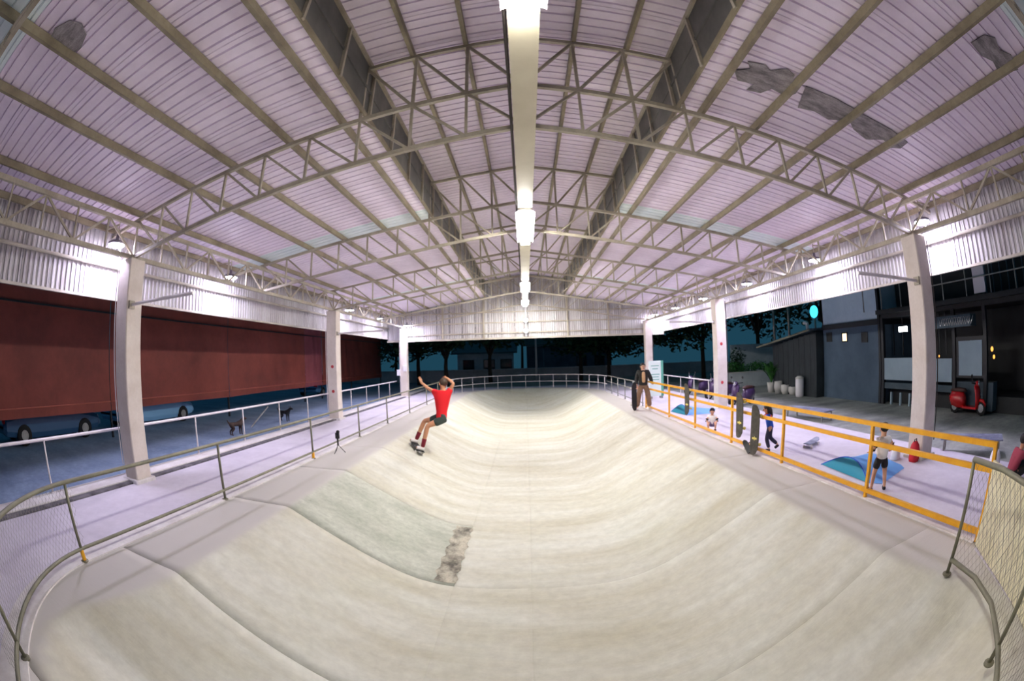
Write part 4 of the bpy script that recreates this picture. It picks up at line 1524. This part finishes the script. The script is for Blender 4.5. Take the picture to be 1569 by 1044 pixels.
bb = thing('blue_building', 'blue grey building with three small square windows and pale upper wall', 'building', (BX, 0, 0))
by0, by1 = 11.6, 15.3
obj('lower_wall', MB().box((0, by0, -.12), (.2, by1, 2.78)).box((.2, by1 - .15, -.12), (5, by1, 2.78)).box((.2, by0, -.12), (5, by0 + .15, 2.78)), 'blue_wall', bb)
obj('upper_wall', MB().box((.03, by0, 2.95), (.2, by1, 6.2)).box((.2, by0, 2.95), (5, by0 + .15, 6.2)).box((.2, by1 - .15, 2.95), (5, by1, 6.2)), 'pale_blue_wall', bb)
obj('dark_band', MB().box((-.06, by0 - .05, 2.76), (5, by1 + .02, 2.97)), 'dark_trim', bb)
obj('corner_post', MB().box((-.04, by0 - .12, -.12), (.12, by0, 6.2)), 'dark_trim', bb)
obj('roof', MB().box((-.3, by0 - .1, 6.2), (5.2, by1 + .3, 6.35)), 'dark_trim', bb)
for i, (px, lit) in enumerate(((1271, 'dark_panel'), (1294.5, 'window_glow'), (1325, 'dark_panel'))):
    r0 = R(px - 5, 511, px + 5, 523)
    yc, zc = (r0[0] + r0[1]) / 2, (r0[2] + r0[3]) / 2
    w = obj('window', MB().box((-.03, yc - .2, zc - .2), (.0, yc + .2, zc - .15)).box((-.03, yc - .2, zc + .15), (.0, yc + .2, zc + .2)).box((-.03, yc - .2, zc - .15), (0, yc - .15, zc + .15)).box((-.03, yc + .15, zc - .15), (0, yc + .2, zc + .15)), 'dark_trim', bb)
    obj('pane', MB().box((-.012, yc - .15, zc - .15), (-.002, yc + .15, zc + .15)), lit, w)

# dark shed to its left
sh = thing('dark_shed', 'dark sheet-metal shed with a sloping roof beside the blue building', 'shed', (12.55, 0, 0))
for k in range(8):
    a = 15.35 + k * .47
    zt_ = 2.72 - (a + .23 - 15.35) * .13
    obj('wall_panel', MB().box((0, a, -.12), (.06, a + .455, zt_)), 'dark_shed', sh)
obj('end_wall', MB().box((.06, 15.35, -.12), (.6, 15.4, 2.7)), 'dark_shed', sh)
obj('end_wall', MB().box((0, 19.1, -.12), (3, 19.16, 2.2)), 'dark_shed', sh)
obj('roof', MB().loft([[(-.4, 15.33, 2.78), (3.2, 15.33, 2.9), (3.2, 15.33, 2.98), (-.4, 15.33, 2.86)], [(-.4, 20.2, 2.14), (3.2, 20.2, 2.26), (3.2, 20.2, 2.34), (-.4, 20.2, 2.22)]]), 'slate', sh)
obj('roof_edge', MB().beam((-.42, 15.33, 2.8), (-.42, 20.2, 2.16), .04, .08), 'galv_olive', sh)
obj('vent_pipe', MB().tube([(.5, 16.6, 2.6), (.5, 16.6, 3.15)], .08).tube([(.5, 16.6, 3.15), (.5, 16.9, 3.2)], .08), 'lamp_white', sh)

# dark shopfront
sf = thing('shopfront_building', 'dark open shopfront with pale counter panels and an upper balcony', 'building', (BX, 0, 0))
fy0, fy1 = 3.0, 11.44
obj('back_wall', MB().box((2.4, fy0, -.12), (2.6, fy1, 6)), 'dark_panel', sf)
obj('platform', MB().box((.5, fy0, -.12), (2.4, fy1, .35)), 'dark_panel', sf)
obj('ceiling', MB().box((.0, fy0, 2.95), (2.4, fy1, 3.1)), 'dark_panel', sf)
for k, px in enumerate((1353, 1462, 1510)):
    y = atx(px, 560, BX).y
    obj('post', MB().box((-.02, y - .07, -.12), (.12, y + .07, 3.0)), 'dark_trim', sf)
slab('counter_panel', R(1355, 549, 1424, 585), 'counter_blue', sf)
slab('counter_panel', R(1425, 550, 1458, 586), 'counter_blue', sf)
slab('counter_base', R(1355, 586, 1458, 602), 'slate', sf, BX + .02)
for px in (1364, 1378, 1392):
    y = atx(px, 608, BX).y
    obj('counter_leg', MB().box((.05, y - .04, -.12), (.13, y + .04, .32)), 'counter_blue', sf)
wf = slab('shop_window', R(1465, 517, 1508, 580), 'dark_trim', sf, BX - .01)
slab('window_panel', R(1469, 523, 1505, 576), 'counter_blue', sf, BX - .03, .02)
slab('step_block', R(1462, 585, 1518, 632), 'slate', sf, BX + .1, .4)
aw = slab('awning', R(1432, 488, 1496, 499), 'slate', sf, BX - .5, .5)
r0 = R(1440, 490, 1490, 494, BX - .52)
for k in range(14):
    y = r0[0] + (r0[1] - r0[0]) * (k + .5) / 14
    obj('awning_fringe', MB().tube([(-.53, y - .09, r0[3] + .02), (-.56, y, r0[2] - .03), (-.53, y + .09, r0[3] + .02)], .014, 6), 'chrome', sf)
r0 = R(1379, 501, 1391, 508)
obj('tube_lamp', MB().box((-.1, r0[0], r0[2]), (-.02, r0[1], r0[3])), 'tube_glow', sf)
for (px, py, rr) in ((1507, 541, .035), (1520, 535, .06), (1523, 547, .05), (1439, 546, .03)):
    c = atx(px, py, BX + .9)
    ln = obj('hanging_lantern', MB().ell((.9, c.y, c.z), (rr, rr, rr * 1.3), 10, 6), 'orange_glow', sf, smooth=True)
    obj('cord', MB().tube([(.9, c.y, c.z + rr), (.9, c.y, 2.95)], .004, 5), 'black', ln)
for k, px in enumerate((1370, 1384, 1440, 1450)):
    c = atx(px, 540, BX + .7)
    obj('mullion', MB().box((.7, c.y - .02, 1.6), (.74, c.y + .02, 2.95)), 'dark_trim', sf)
# balcony above
obj('balcony_slab', MB().box((-.3, fy0 + .5, 3.1), (2.4, fy1, 3.25)), 'dark_panel', sf)
for z in (3.75, 4.05, 4.35):
    obj('balcony_rail', MB().tube([(-.25, fy0 + .6, z), (-.25, 9.2, z)], .022, 6), 'galv', sf)
for k in range(9):
    y = fy0 + .6 + k * 1.07
    obj('balcony_post', MB().tube([(-.25, y, 3.25), (-.25, y, 4.4)], .025, 6), 'galv', sf)
obj('upper_frame', MB().box((-.2, 6.0, 3.3), (-.12, 6.5, 4.1)), 'lamp_white', sf)
obj('upper_wall', MB().box((1.2, fy0, 3.25), (1.4, fy1, 6)), 'dark_panel', sf)
obj('roof', MB().box((-.5, fy0 - .3, 6), (2.8, fy1, 6.15)), 'dark_trim', sf)
for k in range(8):
    y = 4.0 + k * .35
    obj('curtain_pole', MB().tube([(.9, y, 3.25), (.9, y, 4.7)], .03, 6), 'slate', sf)

# round cyan sign glowing behind the shed, on its own pole
c = atx(1247, 477, 13.4)
t = thing('round_sign', 'round cyan lit sign on a short post on the shed roof', 'sign', (13.6, c.y + .25, -.12))
obj('pole', MB().tube([(.05, 0, 2.84), (.05, 0, c.z + .1)], .05), 'galv', t)
obj('disc', MB().lathe((0, 0, c.z + .12), [(.28, .05), (.3, 0), (.28, -.05), (.05, -.07)], 20, 'x'), 'cyan_glow', t, smooth=True)

# bins, pots, plants by the shed
def pot_plant(lab, c, h, n, leaf, pr=.2, ph=.4, spread=.5, up=.9):
    t = thing('potted_plant', lab, 'plant', c)
    obj('pot', MB().lathe((0, 0, 0), [(pr * .7, 0), (pr, ph), (pr * .9, ph), (pr * .8, ph - .05)], 14), 'pot', t, smooth=True)
    for i in range(n):
        a = random.random() * 6.28
        ln = h * (.6 + .5 * random.random())
        sprd = spread * (.4 + random.random() * .8)
        pts = []
        for u in (0, .25, .5, .75, 1):
            r = sprd * u ** 1.3
            z = ph - .03 + ln * up * (u - .35 * u * u * u)
            pts.append(Vector((r * math.cos(a), r * math.sin(a), z)))
        sd = Vector((-math.sin(a), math.cos(a), 0))
        w = [.012, .05, .06, .04, .004]
        rows = [[p - sd * ww, p + Vector((0, 0, -.01)), p + sd * ww] for p, ww in zip(pts, w)]
        obj('leaf', MB().loft(rows, cap=False, closed=False), leaf, t, smooth=True)
    return t


p = atz(1182, 601, -.12)
pot_plant('tall leafy plant in a pale pot beside the dark shed', (p.x, p.y, -.12), 2.0, 48, 'leaf_bright', .25, .5, .85, .8)
p = atz(1203, 604, -.12)
for k, (dx, dy, hh, lab) in enumerate(((0, 0, .45, 'squat pale planter pot between the plant and the white bin'), (.1, -.55, .38, 'smaller pale planter pot touching the white bin'), (-.1, .5, .6, 'tall pale planter pot next to the leafy plant'))):
    t = thing('planter_pot', lab, 'pot', (p.x + dx, p.y + dy, -.12))
    obj('body', MB().lathe((0, 0, 0), [(.16, 0), (.24, hh * .5), (.22, hh), (.18, hh), (.17, hh * .9)], 16), 'pot', t, smooth=True)
    obj('soil', MB().lathe((0, 0, hh * .86), [(.175, 0), (.16, .01), (.02, .015)], 14), 'trunk', t)
p = atz(1225, 608, -.12)
t = thing('rubbish_bin', 'tall white cylindrical bin standing against the dark shed', 'bin', (p.x, p.y, -.12))
obj('body', MB().lathe((0, 0, 0), [(.2, 0), (.21, .1), (.21, .78), (.19, .8)], 18), 'lamp_white', t, smooth=True)
obj('lid', MB().lathe((0, 0, .8), [(.215, 0), (.215, .05), (.12, .12), (.02, .13)], 18), 'pot', t, smooth=True)

# white walls and hedge beyond the second forecourt column
ww = thing('white_wall', 'white garden wall behind the hedge beside the dark shed', 'wall', (0, 0, 0))
wx = aty(1121, 560, 28.0).x
for k in range(4):
    obj('wall_panel', MB().box((wx + k * 1.9, 28.0, -.12), (wx + 1.89 + k * 1.9, 28.2, 2.45)), 'white_wall', ww)
px0 = aty(1116, 590, 23.2).x
pw = thing('planter_wall', 'low white planter wall in front of the garden hedge', 'wall', (0, 0, 0))
for k in range(3):
    obj('wall_panel', MB().box((px0 + k * 1.45, 23.2, -.12), (px0 + 1.44 + k * 1.45, 23.4, .72)), 'white_wall', pw)
obj('wall_cap', MB().box((px0 - .05, 23.15, .72), (px0 + 4.4, 23.45, .78)), 'pot', pw)


def leaves(n, centers, rad, size, m, name, parent, flat=1.0):
    mb = MB()
    for i in range(n):
        c = centers[i % len(centers)]
        while True:
            d = Vector((random.uniform(-1, 1), random.uniform(-1, 1), random.uniform(-1, 1)))
            if .1 < d.length < 1:
                break
        p = Vector(c) + Vector((d.x * rad, d.y * rad, d.z * rad * flat))
        a = Vector((random.uniform(-1, 1), random.uniform(-1, 1), random.uniform(-.6, .3))).normalized()
        b = a.cross(Vector((random.uniform(-1, 1), random.uniform(-1, 1), 1))).normalized()
        s_ = size * random.uniform(.6, 1.3)
        mb.add([p, p + a * s_ * .5 + b * s_ * .25, p + a * s_, p + a * s_ * .5 - b * s_ * .25], [(0, 1, 2, 3)])
    o = obj(name, mb, m, parent)
    o['kind'] = 'stuff'
    return o


hd = thing('garden_hedge', 'bright green hedge growing above the low white planter wall', 'hedge', (0, 0, 0))
leaves(1500, [(px0 + .2 + .3 * k, 23.9, 1.0 + .12 * math.sin(k)) for k in range(14)], .42, .16, 'leaf_bright', 'foliage', hd, .7)
for x in (px0 + .5, px0 + 2.1, px0 + 3.7):
    obj('stem', MB().tube([(x, 23.9, .2), (x, 23.9, 1.1)], .03, 6), 'trunk', hd)
bs = thing('garden_shrub', 'dark upright shrub before the white garden wall', 'shrub', (aty(1128, 570, 25.6).x, 25.6, -.12))
leaves(900, [(0, 0, 1.2), (.1, 0, 1.7), (-.1, 0, .8)], .6, .2, 'leaf', 'foliage', bs, 1.2)
obj('stem', MB().tube([(0, 0, 0), (0, 0, 1.6)], .05, 6), 'trunk', bs)

# ------------------------------------------------------------------ far background
fw_ = thing('perimeter_wall', 'low pale grey boundary wall beyond the far end of the bowl', 'wall', (0, 0, 0))
for k in range(14):
    x = -22 + k * 3.0
    obj('wall_panel', MB().box((x + .01, 42, -.14), (x + 2.98, 42.2, 1.0)), 'far_wall', fw_)
    obj('wall_pier', MB().box((x - .12, 41.93, -.14), (x + .12, 42.27, 1.08)), 'far_wall', fw_)
obj('wall_cap', MB().box((-22, 41.9, 1.0), (20, 42.3, 1.06)), 'far_white', fw_)
hs = thing('far_house', 'dark slate house wall behind the boundary wall', 'house', (0, 0, 0))
for k in range(5):
    obj('wall_panel', MB().box((.2 + k * 1.85, 47, -.14), (2.03 + k * 1.85, 47.3, 3.3)), 'far_house', hs)
obj('side_wall', MB().box((9.3, 47, -.14), (9.5, 55, 3.3)), 'far_house', hs)
obj('roof', MB().loft([[(-.3, 46.6, 3.3), (9.9, 46.6, 3.3), (9.9, 46.6, 3.42), (-.3, 46.6, 3.42)], [(-.3, 55, 5.2), (9.9, 55, 5.2), (9.9, 55, 5.32), (-.3, 55, 5.32)]]), 'dark_trim', hs)
for x in (5.6, 7.6):
    w = obj('window', MB().box((x, 46.95, 1.0), (x + 1.1, 47, 2.1)), 'dark_trim', hs)
    obj('pane', MB().box((x + .06, 46.93, 1.06), (x + 1.04, 46.95, 2.04)), 'glass_dark', w)
hs = thing('far_house', 'white low house with a dark roof partly hidden by a tree', 'house', (0, 0, 0))
obj('wall', MB().box((-7.2, 46, -.14), (-1.2, 46.3, 2.6)), 'far_white', hs)
obj('roof', MB().loft([[(-7.8, 45.6, 2.6), (-.8, 45.6, 2.6), (-.8, 45.6, 2.75), (-7.8, 45.6, 2.75)], [(-7.8, 52, 4.4), (-.8, 52, 4.4), (-.8, 52, 4.55), (-7.8, 52, 4.55)]]), 'slate', hs)
for x in (-6.6, -4.4, -2.6):
    w = obj('window', MB().box((x, 45.94, .9), (x + 1.2, 46, 2.0)), 'dark_trim', hs)
    obj('pane', MB().box((x + .07, 45.92, .97), (x + 1.13, 45.94, 1.93)), 'glass_dark', w)
t = thing('street_pole', 'pale slim street pole in front of the dark slate house', 'pole', (1.05, 40.5, -.14))
obj('shaft', MB().tube([(0, 0, 0), (0, 0, 3), (0, 0, 7)], n=10, radii=[.11, .1, .07]), 'lamp_white', t, smooth=True)
obj('base', MB().lathe((0, 0, 0), [(.2, 0), (.2, .08), (.12, .12)], 12), 'galv', t)
for k, px in enumerate((1187, 1206)):
    c = atx(px, 520, 15.5)
    t = thing('street_pole', ['thin pale pole rising behind the dark shed roof', 'second thin pale pole behind the shed roof, next to the cyan sign'][k], 'pole', (15.5 + k * .2, c.y, -.12))
    obj('shaft', MB().tube([(0, 0, 0), (0, 0, 8)], .09), 'galv', t, smooth=True)
    obj('cap', MB().lathe((0, 0, 8), [(.1, 0), (.1, .06), (.03, .1)], 10), 'galv', t)


def tree(lab, loc, h, cr, n, m='leaf', tr_=.14, zlow=.45):
    t = thing('leafy_tree', lab, 'tree', loc, random.random() * 6, 'background trees')
    obj('trunk', MB().tube([(0, 0, 0), (.05, .05, h * .3), (-.05, .1, h * .6), (0, .05, h * .85)], n=8, radii=[tr_, tr_ * .8, tr_ * .55, .03]), 'trunk', t, smooth=True)
    cs = []
    for k in range(7):
        a = k * 2.4
        r = cr * .55
        e_ = Vector((r * math.cos(a), r * math.sin(a), h * (zlow + .12 + .38 * random.random())))
        obj('branch', MB().tube([(0, .05, h * .4), (e_.x * .5, e_.y * .5, e_.z * .85), tuple(e_)], n=6, radii=[tr_ * .5, tr_ * .3, .02]), 'trunk', t)
        cs.append(tuple(e_))
    cs.append((0, 0, h * .85))
    leaves(int(n * 1.5), cs, cr * .66, .5, m, 'foliage', t, .75)
    return t


for lab, x, y, h, cr, n in (
        ('broad dark tree over the white far house', -3.1, 38.5, 6.0, 3.4, 2600),
        ('slim-trunked dark tree before the slate house', 4.9, 38.0, 5.6, 3.0, 2200),
        ('dense dark tree behind the third curtain-side column', -9.5, 38.0, 6.0, 3.6, 2600),
        ('dark tree beyond the end of the red curtain', -13.5, 44.0, 6.5, 4.0, 2400),
        ('dark tree behind the third forecourt column', 10.2, 34.5, 6.0, 3.4, 2600),
        ('tall dark tree behind the parked violet scooters', 14.5, 33.0, 7.5, 4.2, 3000),
        ('dark tree rising behind the white garden wall', 17.5, 29.0, 8.0, 4.0, 3000),
        ('tall dark tree rising behind the dark shed', 18.8, 22.0, 9.0, 4.2, 3000),
        ('dark tree showing between the blue building and the shopfront', 20.6, 10.6, 9.5, 3.0, 2000),
        ('dark tree before the boundary wall beside the white far house', -6.6, 36.0, 5.4, 2.8, 2000),
        ('low dark tree between the pale street pole and the slate house', 7.6, 39.0, 5.6, 3.0, 2200),
        ('dark tree standing between the two far houses', -.4, 59.0, 9.5, 4.0, 2400)):
    tree(lab, (x, y, -.14), h, cr, n, 'leaf', .2)
